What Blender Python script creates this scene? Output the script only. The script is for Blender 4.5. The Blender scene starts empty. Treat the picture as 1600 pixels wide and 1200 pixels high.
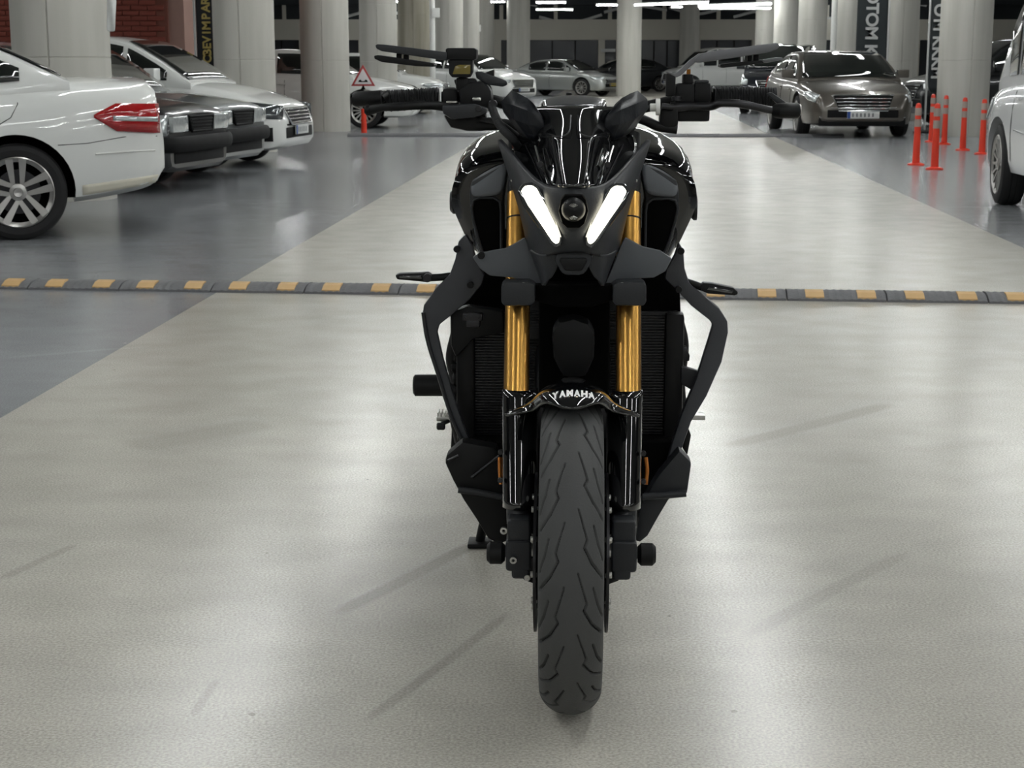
import bpy, bmesh, math, random
from mathutils import Vector, Matrix
import numpy as np
random.seed(4)
SC = bpy.context.scene
COL = SC.collection
R = math.radians
PI = math.pi
# ------------------------------------------------------------------ camera, world, exposure
CH = 1.2; PITCH = R(11.1); FP = 2550.0
cam = bpy.data.cameras.new('camera'); camo = bpy.data.objects.new('camera', cam); COL.objects.link(camo)
camo.location = (0, 0, CH); camo.rotation_euler = (R(90) - PITCH, 0, 0)
cam.sensor_width = 36; cam.lens = 36 * FP / 1600; cam.clip_end = 300; cam.clip_start = 0.05
cam.dof.use_dof = True; cam.dof.focus_distance = 2.9; cam.dof.aperture_fstop = 24
SC.camera = camo
SC.view_settings.view_transform = 'Standard'; SC.view_settings.look = 'None'
SC.view_settings.exposure = 0.0; SC.view_settings.gamma = 1; SC.view_settings.use_curve_mapping = False
world = bpy.data.worlds.new('world'); SC.world = world; world.use_nodes = True
world.node_tree.nodes['Background'].inputs[0].default_value = (0.75, 0.8, 0.85, 1)
world.node_tree.nodes['Background'].inputs[1].default_value = 0.12
TUBE = 46.0          # strength of every fluorescent tube in the hall
DRL = 12.0           # strength of the motorcycle's daytime lights
# ------------------------------------------------------------------ pixel geometry of the real camera
cp, sp_ = math.cos(PITCH), math.sin(PITCH)
def ray(px, py):
    u = (px - 800) / FP; v = (py - 600) / FP
    return Vector((u, cp - v * sp_, -sp_ - v * cp))
def W(px, py, Y):
    d = ray(px, py); t = Y / d.y
    return Vector((d.x * t, Y, CH + d.z * t))
BA = R(2.16); BD = 2.95
BLOC = Vector((BD * math.sin(BA), BD * math.cos(BA), 0))
BROT = Matrix.Rotation(BA, 3, 'Z')
def B(px, py, y):
    d = BROT @ ray(px, py); t = (BD + y) / d.y
    return Vector((d.x * t, y, CH + d.z * t))
LA = R(3.4)
def LN(u, v, z=0):
    return Vector((u * math.cos(LA) + v * math.sin(LA), -u * math.sin(LA) + v * math.cos(LA), z))
# ------------------------------------------------------------------ materials
def lin(c):
    if isinstance(c, str):
        c = [int(c[i:i + 2], 16) / 255 for i in (0, 2, 4)]
    return tuple((x / 12.92 if x <= .04045 else ((x + .055) / 1.055) ** 2.4) for x in c)
def mat(name, col, rough=.5, metal=0., coat=0., var=.06, scale=8., bump=0., bscale=60., emit=0., trans=0., ior=1.45, rvar=.05, spec=.5, stretch=None):
    m = bpy.data.materials.new(name); m.use_nodes = True; nt = m.node_tree; N = nt.nodes; Lk = nt.links
    b = N['Principled BSDF']; c = lin(col)
    tc = N.new('ShaderNodeTexCoord'); src = tc.outputs['Object']
    if stretch:
        mp = N.new('ShaderNodeMapping'); mp.inputs['Scale'].default_value = stretch; Lk.new(src, mp.inputs[0]); src = mp.outputs[0]
    nz = N.new('ShaderNodeTexNoise'); nz.inputs['Scale'].default_value = scale; nz.inputs['Detail'].default_value = 5
    Lk.new(src, nz.inputs['Vector'])
    mx = N.new('ShaderNodeMix'); mx.data_type = 'RGBA'
    mx.inputs[6].default_value = (*[x * (1 - var) for x in c], 1); mx.inputs[7].default_value = (*[min(1, x * (1 + var)) for x in c], 1)
    Lk.new(nz.outputs['Fac'], mx.inputs[0]); Lk.new(mx.outputs[2], b.inputs['Base Color'])
    mr = N.new('ShaderNodeMapRange'); mr.inputs[3].default_value = max(0, rough - rvar); mr.inputs[4].default_value = min(1, rough + rvar)
    Lk.new(nz.outputs['Fac'], mr.inputs[0]); Lk.new(mr.outputs[0], b.inputs['Roughness'])
    b.inputs['Metallic'].default_value = metal; b.inputs['Coat Weight'].default_value = coat; b.inputs['Coat Roughness'].default_value = .03
    b.inputs['Specular IOR Level'].default_value = spec
    b.inputs['IOR'].default_value = ior; b.inputs['Transmission Weight'].default_value = trans
    if bump:
        n2 = N.new('ShaderNodeTexNoise'); n2.inputs['Scale'].default_value = bscale; n2.inputs['Detail'].default_value = 4; Lk.new(src, n2.inputs['Vector'])
        bp = N.new('ShaderNodeBump'); bp.inputs['Strength'].default_value = bump; bp.inputs['Distance'].default_value = .01
        Lk.new(n2.outputs['Fac'], bp.inputs['Height']); Lk.new(bp.outputs[0], b.inputs['Normal'])
    if emit:
        b.inputs['Emission Color'].default_value = (*c, 1); b.inputs['Emission Strength'].default_value = emit
    return m
M = {}
M['gloss'] = mat('gloss_black_paint', '090a0c', .06, 0, 1., rvar=.02)
M['satin'] = mat('satin_black_plastic', '26282b', .42, 0, 0, bump=.06, bscale=300, spec=.4)
M['matte'] = mat('matte_grey_plastic', '55585c', .5, bump=.08, bscale=400, spec=.4)
M['arm'] = mat('side_arm_plastic', '3b3d41', .42, bump=.06, bscale=300, spec=.4)
M['dark'] = mat('dark_plastic', '0a0b0c', .5, spec=.3)
M['black'] = mat('deep_black', '020202', .85, spec=.1)
M['cloth'] = mat('dark_vinyl', '101318', .42, bump=.35, bscale=25, spec=.4)
M['gold'] = mat('gold_anodised', 'cc9c50', .28, 1., var=.16, rvar=0, scale=3.5, stretch=(60, 60, .02))
M['metal'] = mat('brushed_metal', 'b4b4b0', .3, 1.)
M['dmetal'] = mat('dark_metal', '3a3a3c', .35, .9)
M['rubber'] = mat('rubber', '17181a', .75, bump=.2, bscale=120)
M['tyre'] = mat('tyre_rubber', '3f4040', .62, var=.18, scale=5, bump=.12, bscale=260)
M['groove'] = mat('tyre_groove', '0c0c0c', .9)
M['copper'] = mat('copper', 'a8672f', .35, .9)
M['drl'] = mat('daytime_light', 'fff7dc', .3, emit=DRL, var=0)
M['lens'] = mat('lens_glass', '202226', .05, 0, 1., spec=.9)
M['white'] = mat('white_print', 'f2f2f2', .4, var=0)
M['yellowglass'] = mat('brake_fluid_window', '6d6128', .15, coat=.6)
M['whiteplastic'] = mat('white_plastic', 'd9dad6', .4)
M['mirrorgrey'] = mat('mirror_grey', '66676a', .42, .3)
M['smoke'] = mat('smoked_screen', '3c3e42', .15, coat=.7)
M['redreflect'] = mat('red_glow_plastic', '24090a', .08, coat=1.)
M['orange_pl'] = mat('orange_glass', 'b4701f', .2, coat=.4)
M['pwhite'] = mat('white_car_paint', 'dcdedb', .30, 0, .9, var=.0, rvar=0)
M['psilver'] = mat('silver_car_paint', 'a9adaa', .30, .6, .8, var=.0, rvar=0)
M['pvan'] = mat('pearl_white_van_paint', 'cfd1d3', .26, .2, .9, var=0, rvar=0)
M['pbrown'] = mat('grey_brown_car_paint', '5b5751', .30, .6, .9, var=0, rvar=0)
M['pdark'] = mat('dark_grey_car_paint', '222426', .3, .2, .6, var=0, rvar=0)
M['pnavy'] = mat('navy_car_paint', '1c2029', .22, .4, 1., var=0, rvar=0)
M['pgrey'] = mat('grey_car_paint', '7b8082', .3, .5, .9, var=0, rvar=0)
M['glass'] = mat('tinted_car_glass', '0e1312', .04, 0, 1., spec=.8, rvar=.02)
M['trim'] = mat('car_black_trim', '0c0d0e', .65, spec=.25)
M['chrome'] = mat('chrome', 'dadcdc', .12, 1.)
M['rim'] = mat('alloy_rim', 'a7a6a3', .32, .9)
M['cartyre'] = mat('car_tyre', '1e1e1f', .8, bump=.15, bscale=80)
M['darklamp'] = mat('dark_headlamp', '4a4f52', .1, .4, coat=1., var=.5, scale=25)
M['redlamp'] = mat('red_lamp', '9c0f14', .12, coat=1., var=.2, scale=30)
M['clearlamp'] = mat('clear_lamp', 'b9bfc0', .12, .5, coat=1., var=.35, scale=25)
M['plate'] = mat('number_plate', 'c9ccca', .4, var=.15, scale=18)
M['blue'] = mat('plate_blue', '274a8c', .4)
M['amber'] = mat('amber_lamp', 'c26a1c', .3)
M['yplate'] = mat('yellow_plate', 'c9b23a', .4)
M['post'] = mat('orange_post_plastic', 'd83a22', .4, var=.08)
M['band'] = mat('reflective_band', 'a3948c', .35, .2)
M['brick'] = mat('red_brick', '70352a', .85, var=.22, scale=3, bump=.3, bscale=40)
M['mortar'] = mat('brick_mortar', '6a3f35', .95, var=.1)
M['pinkwall'] = mat('pale_brick', '8f7268', .9, var=.1)
M['bumprub'] = mat('speed_bump_rubber', '68696b', .75, var=.25, scale=14, bump=.4, bscale=60)
M['yellowpad'] = mat('yellow_pad', 'c9a672', .6, var=.15, scale=20)
M['doorblack'] = mat('dark_shopfront_glass', '2c3036', .3, coat=.3, var=.3, scale=.6)
M['banner'] = mat('dark_banner_cloth', '2b3133', .7, var=.1)
M['bannerblack'] = mat('black_banner_cloth', '15161a', .7)
M['yellowprint'] = mat('dull_yellow_print', '9c8a4c', .6, var=.2, scale=20)
M['lightgrey'] = mat('light_grey_metal', 'bfc1c0', .4)
M['wall'] = mat('far_wall_plaster', 'c0bdb2', .85, var=.08, scale=.8)
M['walldark'] = mat('dark_service_zone', '2d3134', .8, var=.2)
M['ceil'] = mat('ceiling_concrete', '6e6e6a', .9, var=.15, scale=1.5)
M['tube'] = mat('fluorescent_tube', 'fbfdfc', .4, emit=TUBE, var=0)
M['signwhite'] = mat('sign_white', 'd9d5d6', .4, var=.02)
M['signred'] = mat('sign_red', 'a23a3c', .4)
def concrete(name, col, col2, rough=.8):
    m = mat(name, col, rough, var=.06, scale=1.3, bump=.12, bscale=18)
    nt = m.node_tree; N = nt.nodes; Lk = nt.links; b = N['Principled BSDF']
    tc = N.new('ShaderNodeTexCoord'); mp = N.new('ShaderNodeMapping'); mp.inputs['Scale'].default_value = (6, 6, .5)
    nz = N.new('ShaderNodeTexNoise'); nz.inputs['Scale'].default_value = .8; nz.inputs['Detail'].default_value = 6
    Lk.new(tc.outputs['Object'], mp.inputs[0]); Lk.new(mp.outputs[0], nz.inputs['Vector'])
    cr = N.new('ShaderNodeValToRGB'); cr.color_ramp.elements[0].position = .38; cr.color_ramp.elements[1].position = .68
    cr.color_ramp.elements[0].color = (*lin(col), 1); cr.color_ramp.elements[1].color = (*lin(col2), 1)
    Lk.new(nz.outputs['Fac'], cr.inputs[0]); Lk.new(cr.outputs[0], b.inputs['Base Color'])
    return m
M['conc'] = concrete('column_concrete', 'b6b5ae', 'aaa9a1')
M['conc2'] = concrete('weathered_concrete', '9b978a', '827e70')
def gpt(px, py):
    v = (py - 600) / FP; D = CH / math.tan(PITCH + math.atan(v)); return ((px - 800) / FP * (D * cp + CH * sp_), D)
SCUFFS = [(gpt(750, 846), gpt(520, 962), .030, .30), (gpt(800, 955), gpt(570, 1130), .018, .22), (gpt(1400, 630), gpt(1130, 700), .05, .16), (gpt(0, 905), gpt(120, 850), .02, .15),
          (gpt(300, 1120), gpt(340, 1060), .012, .15), (gpt(0, 560), gpt(240, 540), .03, -.12), (gpt(200, 700), gpt(420, 660), .12, .10), (gpt(1150, 1000), gpt(1420, 860), .03, .12)]
def floor_mat(name, c1, c2, rough):
    m = bpy.data.materials.new(name); m.use_nodes = True; nt = m.node_tree; N = nt.nodes; Lk = nt.links; b = N['Principled BSDF']
    tc = N.new('ShaderNodeTexCoord')
    def noise(scale, detail, st=(1, 1, 1), dist=0):
        mp = N.new('ShaderNodeMapping'); mp.inputs['Scale'].default_value = st
        n = N.new('ShaderNodeTexNoise'); n.inputs['Scale'].default_value = scale; n.inputs['Detail'].default_value = detail
        n.inputs['Distortion'].default_value = dist
        Lk.new(tc.outputs['Object'], mp.inputs[0]); Lk.new(mp.outputs[0], n.inputs['Vector']); return n.outputs['Fac']
    big = noise(.55, 3, (1, .7, 1), 0); fine = noise(170, 3); mid = noise(4, 5, (1, 1.3, 1), 0)
    cr = N.new('ShaderNodeValToRGB'); cr.color_ramp.elements[0].position = .2; cr.color_ramp.elements[1].position = .8
    cr.color_ramp.elements[0].color = (*lin(c2), 1); cr.color_ramp.elements[1].color = (*lin(c1), 1); Lk.new(big, cr.inputs[0])
    def mulby(colsock, facsock, lo, hi):
        mr = N.new('ShaderNodeMapRange'); mr.inputs[1].default_value = .22; mr.inputs[2].default_value = .78
        mr.inputs[3].default_value = lo; mr.inputs[4].default_value = hi; Lk.new(facsock, mr.inputs[0])
        mx = N.new('ShaderNodeMix'); mx.data_type = 'RGBA'; mx.blend_type = 'MULTIPLY'; mx.inputs[0].default_value = 1
        Lk.new(colsock, mx.inputs[6]); Lk.new(mr.outputs[0], mx.inputs[7]); return mx.outputs[2]
    c = mulby(cr.outputs[0], mid, .86, 1.07); c = mulby(c, fine, .64, 1.32)
    # tyre scuffs: long soft dark streaks worn into the floor, each a capsule around a segment
    def m_(op, a, b=None, c_=None):
        n = N.new('ShaderNodeMath'); n.operation = op
        for k, v in enumerate((a, b, c_)):
            if v is None: continue
            if isinstance(v, (int, float)): n.inputs[k].default_value = v
            else: Lk.new(v, n.inputs[k])
        return n.outputs[0]
    for (pa, pb, w, dk) in SCUFFS:
        mid_ = ((pa[0] + pb[0]) / 2, (pa[1] + pb[1]) / 2); ang = math.atan2(pb[1] - pa[1], pb[0] - pa[0]); hl = math.hypot(pb[0] - pa[0], pb[1] - pa[1]) / 2
        mp = N.new('ShaderNodeMapping'); mp.vector_type = 'TEXTURE'; mp.inputs['Location'].default_value = (*mid_, 0); mp.inputs['Rotation'].default_value = (0, 0, ang)
        Lk.new(tc.outputs['Object'], mp.inputs[0]); sx = N.new('ShaderNodeSeparateXYZ'); Lk.new(mp.outputs[0], sx.inputs[0])
        yy = m_('ADD', sx.outputs[1], m_('MULTIPLY', m_('MULTIPLY', sx.outputs[0], sx.outputs[0]), .035))
        fy = m_('SUBTRACT', 1, m_('DIVIDE', m_('ABSOLUTE', yy), w)); fx = m_('SUBTRACT', 1, m_('DIVIDE', m_('ABSOLUTE', sx.outputs[0]), hl))
        f = m_('MULTIPLY', m_('MAXIMUM', fy, 0), m_('MINIMUM', m_('MULTIPLY', m_('MAXIMUM', fx, 0), 4), 1))
        f = m_('MULTIPLY', m_('MINIMUM', m_('MULTIPLY', f, 2), 1), m_('MULTIPLY', mid, dk * 2))
        inv = m_('SUBTRACT', 1, f)
        mx = N.new('ShaderNodeMix'); mx.data_type = 'RGBA'; mx.blend_type = 'MULTIPLY'; mx.inputs[0].default_value = 1
        Lk.new(c, mx.inputs[6]); Lk.new(inv, mx.inputs[7]); c = mx.outputs[2]
    # small dark specks
    vo = N.new('ShaderNodeTexVoronoi'); vo.inputs['Scale'].default_value = 3.2; Lk.new(tc.outputs['Object'], vo.inputs['Vector'])
    sp2 = m_('GREATER_THAN', vo.outputs['Distance'], .022); sp2 = m_('ADD', m_('MULTIPLY', sp2, .35), .65)
    mx = N.new('ShaderNodeMix'); mx.data_type = 'RGBA'; mx.blend_type = 'MULTIPLY'; mx.inputs[0].default_value = 1
    Lk.new(c, mx.inputs[6]); Lk.new(sp2, mx.inputs[7]); Lk.new(mx.outputs[2], b.inputs['Base Color'])
    mr = N.new('ShaderNodeMapRange'); mr.inputs[1].default_value = .1; mr.inputs[2].default_value = .9; mr.inputs[3].default_value = rough - .05; mr.inputs[4].default_value = rough + .09
    b.inputs['Roughness'].default_value = rough
    bp = N.new('ShaderNodeBump'); bp.inputs['Strength'].default_value = .06; bp.inputs['Distance'].default_value = .012
    wav = noise(3.0, 2, (.5, 1.3, 1), .2); Lk.new(wav, bp.inputs['Height']); Lk.new(bp.outputs[0], b.inputs['Normal'])
    b.inputs['Specular IOR Level'].default_value = .6
    return m
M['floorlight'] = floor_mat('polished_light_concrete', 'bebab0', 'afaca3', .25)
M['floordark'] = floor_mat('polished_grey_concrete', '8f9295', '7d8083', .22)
# ------------------------------------------------------------------ object helpers
def link(o, parent=None):
    COL.objects.link(o)
    if parent is not None: o.parent = parent
    return o
def empty(name, loc=(0, 0, 0), rz=0, label=None, cat=None, group=None):
    o = bpy.data.objects.new(name, None); o.location = loc; o.rotation_euler = (0, 0, rz); link(o)
    if label: o['label'] = label
    if cat: o['category'] = cat
    if group: o['group'] = group
    return o
def tag(o, label=None, cat=None, group=None, kind=None):
    if label: o['label'] = label
    if cat: o['category'] = cat
    if group: o['group'] = group
    if kind: o['kind'] = kind
    return o
def shade(me, angle=35):
    bm = bmesh.new(); bm.from_mesh(me)
    bmesh.ops.recalc_face_normals(bm, faces=bm.faces)
    for f in bm.faces: f.smooth = True
    a = R(angle)
    for e in bm.edges:
        if len(e.link_faces) == 2:
            try: e.smooth = e.calc_face_angle() < a
            except Exception: pass
    bm.to_mesh(me); bm.free()
def mesh(name, vs, fs, m, parent=None, angle=35, smooth=True):
    me = bpy.data.meshes.new(name); me.from_pydata([tuple(v) for v in vs], [], fs); me.update()
    if smooth: shade(me, angle)
    for mm in (m if isinstance(m, (list, tuple)) else [m]): me.materials.append(mm)
    return link(bpy.data.objects.new(name, me), parent)
def bmobj(name, bm, m, parent=None, angle=35):
    me = bpy.data.meshes.new(name); bm.to_mesh(me); bm.free(); shade(me, angle)
    me.materials.append(m); return link(bpy.data.objects.new(name, me), parent)
def bevel_all(bm, w, seg=2):
    if w > 0:
        es = [e for e in bm.edges if len(e.link_faces) == 2 and e.calc_face_angle() > R(28)]
        bmesh.ops.bevel(bm, geom=es, offset=w, segments=seg, affect='EDGES', clamp_overlap=True, profile=.6)
def box_bm(bm, c, s, rot=None):
    r = bmesh.ops.create_cube(bm, size=1); vs = r['verts']
    bmesh.ops.scale(bm, vec=s, verts=vs)
    if rot is not None: bmesh.ops.rotate(bm, cent=(0, 0, 0), matrix=rot, verts=vs)
    bmesh.ops.translate(bm, vec=c, verts=vs); return vs
def box(name, c, s, m, parent=None, bev=0., rot=None):
    bm = bmesh.new(); box_bm(bm, c, s, rot); bevel_all(bm, bev); return bmobj(name, bm, m, parent)
def catmull(pts, n):
    P = [Vector(p) for p in pts]
    if len(P) < 3: return P
    P = [P[0] * 2 - P[1]] + P + [P[-1] * 2 - P[-2]]; out = []
    for i in range(1, len(P) - 2):
        for k in range(n):
            t = k / n; a, b, c, d = P[i - 1], P[i], P[i + 1], P[i + 2]
            out.append(.5 * ((2 * b) + (c - a) * t + (2 * a - 5 * b + 4 * c - d) * t * t + (3 * b - a - 3 * c + d) * t ** 3))
    out.append(P[-2]); return out
def tube_data(pts, rad, seg=14, squash=1.):
    vs = []; fs = []; n = len(pts)
    rs = rad if isinstance(rad, (list, tuple)) else [rad] * n
    up = Vector((0, 0, 1)); prev = None
    for i, p in enumerate(pts):
        t = (pts[min(i + 1, n - 1)] - pts[max(i - 1, 0)]).normalized()
        if prev is None:
            a = t.cross(up)
            if a.length < .1: a = t.cross(Vector((1, 0, 0)))
        else:
            a = prev - t * prev.dot(t)
        a.normalize(); prev = a; b = t.cross(a)
        for k in range(seg):
            th = 2 * PI * k / seg; vs.append(p + a * (math.cos(th) * rs[i]) + b * (math.sin(th) * rs[i] * squash))
    for i in range(n - 1):
        for k in range(seg):
            k2 = (k + 1) % seg; fs.append((i * seg + k, i * seg + k2, (i + 1) * seg + k2, (i + 1) * seg + k))
    fs.append(tuple(range(seg))); fs.append(tuple((n - 1) * seg + k for k in range(seg)))
    return vs, fs
def tube(name, pts, rad, m, parent=None, seg=14, curve=0, squash=1.):
    P = [Vector(p) for p in pts]
    if curve and len(P) > 2:
        if isinstance(rad, (list, tuple)):
            q = catmull([Vector((r, 0, 0)) for r in rad], curve); rad = [v.x for v in q]
        P = catmull(P, curve)
    vs, fs = tube_data(P, rad, seg, squash)
    return mesh(name, vs, fs, m, parent, 40)
def lathe_data(prof, seg=64, axis='x', closed=False):
    """prof: list of (axial, radius)"""
    vs = []; fs = []; n = len(prof)
    for k in range(seg):
        th = 2 * PI * k / seg; c, s = math.cos(th), math.sin(th)
        for a, r in prof:
            vs.append((a, r * c, r * s) if axis == 'x' else ((r * c, a, r * s) if axis == 'y' else (r * c, r * s, a)))
    for k in range(seg):
        k2 = (k + 1) % seg
        for i in range(n if closed else n - 1):
            j = (i + 1) % n; fs.append((k * n + i, k * n + j, k2 * n + j, k2 * n + i))
    return vs, fs
def lathe(name, prof, m, parent=None, seg=64, axis='x', loc=(0, 0, 0), closed=False):
    vs, fs = lathe_data(prof, seg, axis, closed); o = mesh(name, [Vector(v) + Vector(loc) for v in vs], fs, m, parent, 30); return o
def plate(name, front, depth, m, parent=None, bev=.003, dirv=(0, 1, 0), mirror=False):
    """solid slab: front outline (list of Vectors), extruded by depth along dirv"""
    d = Vector(dirv) * depth; n = len(front); out = []
    for sgn in ((1, -1) if mirror else (1,)):
        fr = [Vector((p.x * sgn, p.y, p.z)) for p in front]
        dd = Vector((d.x * sgn, d.y, d.z))
        bm = bmesh.new(); a = [bm.verts.new(p) for p in fr]; b = [bm.verts.new(p + dd) for p in fr]
        bm.faces.new(a); bm.faces.new(b[::-1])
        for i in range(n): bm.faces.new((a[i], b[i], b[(i + 1) % n], a[(i + 1) % n]))
        bmesh.ops.recalc_face_normals(bm, faces=bm.faces); bevel_all(bm, bev)
        bmesh.ops.triangulate(bm, faces=[f for f in bm.faces if len(f.verts) > 4])
        out.append(bmobj(name, bm, m, parent, 30))
    return out if mirror else out[0]
def surf(name, rows, m, parent=None, thick=.004, sub=2, sym=False, mirror=False, angle=50):
    """curved panel through a grid of points; sym welds a mirrored half on to it, mirror makes a second panel"""
    outs = []
    for sgn in ((1, -1) if mirror else (1,)):
        vs = []; fs = []; nc = len(rows[0])
        if sym:
            for r in rows: vs += [Vector((p.x, p.y, p.z)) for p in r[::-1]] + [Vector((-p.x, p.y, p.z)) for p in r[1:]]
            nc2 = 2 * nc - 1
            for i in range(len(rows)): vs[i * nc2 + nc - 1].x = 0
        else:
            for r in rows: vs += [Vector((p.x * sgn, p.y, p.z)) for p in r]
            nc2 = nc
        for i in range(len(rows) - 1):
            for j in range(nc2 - 1): fs.append((i * nc2 + j, i * nc2 + j + 1, (i + 1) * nc2 + j + 1, (i + 1) * nc2 + j))
        o = mesh(name, vs, fs, m, parent, angle)
        if sub:
            md = o.modifiers.new('smooth', 'SUBSURF'); md.levels = md.render_levels = sub
        md = o.modifiers.new('thickness', 'SOLIDIFY'); md.thickness = thick; md.offset = 0
        outs.append(o)
    return outs if mirror else outs[0]
def text_mesh(s, size, extrude=.001, bold=0.):
    cu = bpy.data.curves.new('lettering', 'FONT'); cu.body = s; cu.size = size; cu.extrude = extrude; cu.align_x = 'CENTER'; cu.align_y = 'CENTER'; cu.offset = bold
    cu.resolution_u = 4
    o = bpy.data.objects.new('lettering', cu); COL.objects.link(o)
    dg = bpy.context.evaluated_depsgraph_get(); dg.update()
    me = bpy.data.meshes.new_from_object(o.evaluated_get(dg)); bpy.data.objects.remove(o); bpy.data.curves.remove(cu); return me

def letter_mesh(ch, size, ext, bold, m):
    me = text_mesh(ch, size, ext, bold); me.materials.clear(); me.materials.append(m); return me
# ------------------------------------------------------------------ the hall: floor, ceiling, walls
def quad(name, pts, m, kind='structure', thick=.2):
    o = mesh(name, pts + [p - Vector((0, 0, thick)) for p in pts], [(0, 1, 2, 3), (7, 6, 5, 4), (0, 4, 5, 1), (1, 5, 6, 2), (2, 6, 7, 3), (3, 7, 4, 0)], m, None, 20)
    tag(o, kind=kind); return o
UL, UR = -2.09, 2.75
V0, V1 = -24, 88
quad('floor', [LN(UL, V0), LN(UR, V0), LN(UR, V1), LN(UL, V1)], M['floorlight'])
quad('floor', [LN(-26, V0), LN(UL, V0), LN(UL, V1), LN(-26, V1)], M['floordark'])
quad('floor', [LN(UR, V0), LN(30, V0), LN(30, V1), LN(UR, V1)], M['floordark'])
CZ = 4.5
quad('ceiling', [LN(-26, V0, CZ + .2), LN(30, V0, CZ + .2), LN(30, V1, CZ + .2), LN(-26, V1, CZ + .2)], M['ceil'])
def wallbox(name, c, s, m, rz=-LA, parent=None):
    o = box(name, (0, 0, 0), s, m, parent); o.location = c; o.rotation_euler = (0, 0, rz)
    if parent is None: tag(o, kind='structure')
    return o
wallbox('wall_back', LN(2, V0 - .1, CZ / 2), (56, .2, CZ), M['wall'])
wallbox('wall_right', LN(30.1, 32, CZ / 2), (.2, 112, CZ), M['wall'])
wallbox('wall_left', LN(-26.1, 32, CZ / 2), (.2, 112, CZ), M['wall'])
# far wall: pieces between dark shopfronts, band above, dark service zone with pipes on top
FY = 80.
def FX(px): return (px - 800) / FP * (FY * cp + 1.2 * sp_) * 1.0
fw = tag(wallbox('wall_far', Vector((3, FY + .9, CZ / 2)), (60, .2, CZ), M['walldark'], 0), kind='structure')
def fchild(name, x0, x1, z0, z1, y, m, d=.25):
    o = box(name, (0, 0, 0), (x1 - x0, d, z1 - z0), m, fw, .0)
    o.location = Vector(((x0 + x1) / 2, y, (z0 + z1) / 2)) - fw.location; return o
fchild('wall_band', -28, 32, 2.32, 3.28, FY, M['wall'], .5)
ops = [(300, 372), (385, 470), (540, 562), (783, 793), (827, 934), (944, 962), (1000, 1062), (1092, 1172), (1215, 1300), (1432, 1448), (1565, 1660)]
edges = [-28] + [FX(p) for ab in ops for p in ab] + [32]
for i in range(0, len(edges), 2):
    if edges[i + 1] > edges[i]: fchild('wall_pier', edges[i], edges[i + 1], 0, 2.34, FY, M['wall'], .5)
for a, b in ops:
    x0, x1 = FX(a), FX(b); fchild('shopfront_glass', x0, x1, 0, 2.34, FY + .1, M['doorblack'], .05)
    if b - a > 40:
        for k in range(1, 3):
            xx = x0 + (x1 - x0) * k / 3; fchild('shopfront_mullion', xx - .03, xx + .03, 0, 2.3, FY + .03, M['trim'], .06)
fchild('shelf_board', FX(938), FX(960), 1.75, 1.9, FY - .3, M['lightgrey'], .3)
fchild('roof_lintel', -28, 32, 3.95, CZ, FY - .2, M['walldark'], .3)
for x in np.arange(-24, 30, 2.6):
    fchild('service_post', x, x + .18, 3.28, 4.0, FY + .1, M['wall'], .1)
for k in range(9):
    x0 = -8 + k * 3.1; z0 = 3.4 + .22 * (k % 3)
    tube('service_pipe', [Vector((x0, FY - .02, z0)) - fw.location, Vector((x0 + 1.4, FY - .1, z0 + .3 * ((-1) ** k))) - fw.location, Vector((x0 + 3.0, FY - .02, z0 + .1)) - fw.location], .07, M['lightgrey'], fw, 8, 5)
# brick wall on the left with its pale return and door
BY = 26.2
bw = tag(wallbox('wall_brick', Vector((-13.4, BY + .15, CZ / 2)), (16.0, .26, CZ), M['mortar'], 0), kind='structure')
bw.name = 'wall_left_brick'
me0 = None
rows = 16; z = 1.02
for r in range(rows):
    n = 13
    for k in range(n):
        x = -8.85 + k * .262 + (.131 if r % 2 else 0)
        if x > -5.55: continue
        o = bpy.data.objects.new('brick', me0) if me0 else box('brick', (0, 0, 0), (.25, .03, .068), M['brick'], None, .004)
        if me0 is None: me0 = o.data; o.parent = bw
        else: link(o, bw)
        o.location = Vector((x, BY + .008 * random.random(), z)) - bw.location
    z += .08
ret = box('wall_return', Vector((.12, 2.6, 0)), (.24, 5.0, CZ), M['pinkwall'], bw); ret.location = Vector((-5.4, BY, CZ / 2)) - bw.location
# small doorway piece standing behind the return
dw = wallbox('door_1', Vector((-4.7 - .55, BY + 2.3, 1.05)), (.05, 1.2, 2.1), M['black'], 0)
dw.location = (-5.13, BY + 3.2, 1.0)
lp = lathe('wall_lamp', [(-.05, .001), (-.04, .05), (.02, .06), (.1, .02), (.13, .001)], M['whiteplastic'], None, 16, 'z')
lp.location = W(299, 25, BY + 1.2); lp.location.x = -5.08; tag(lp, 'small white drop-shaped lamp on the pale brick return wall', 'lamp')
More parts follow.
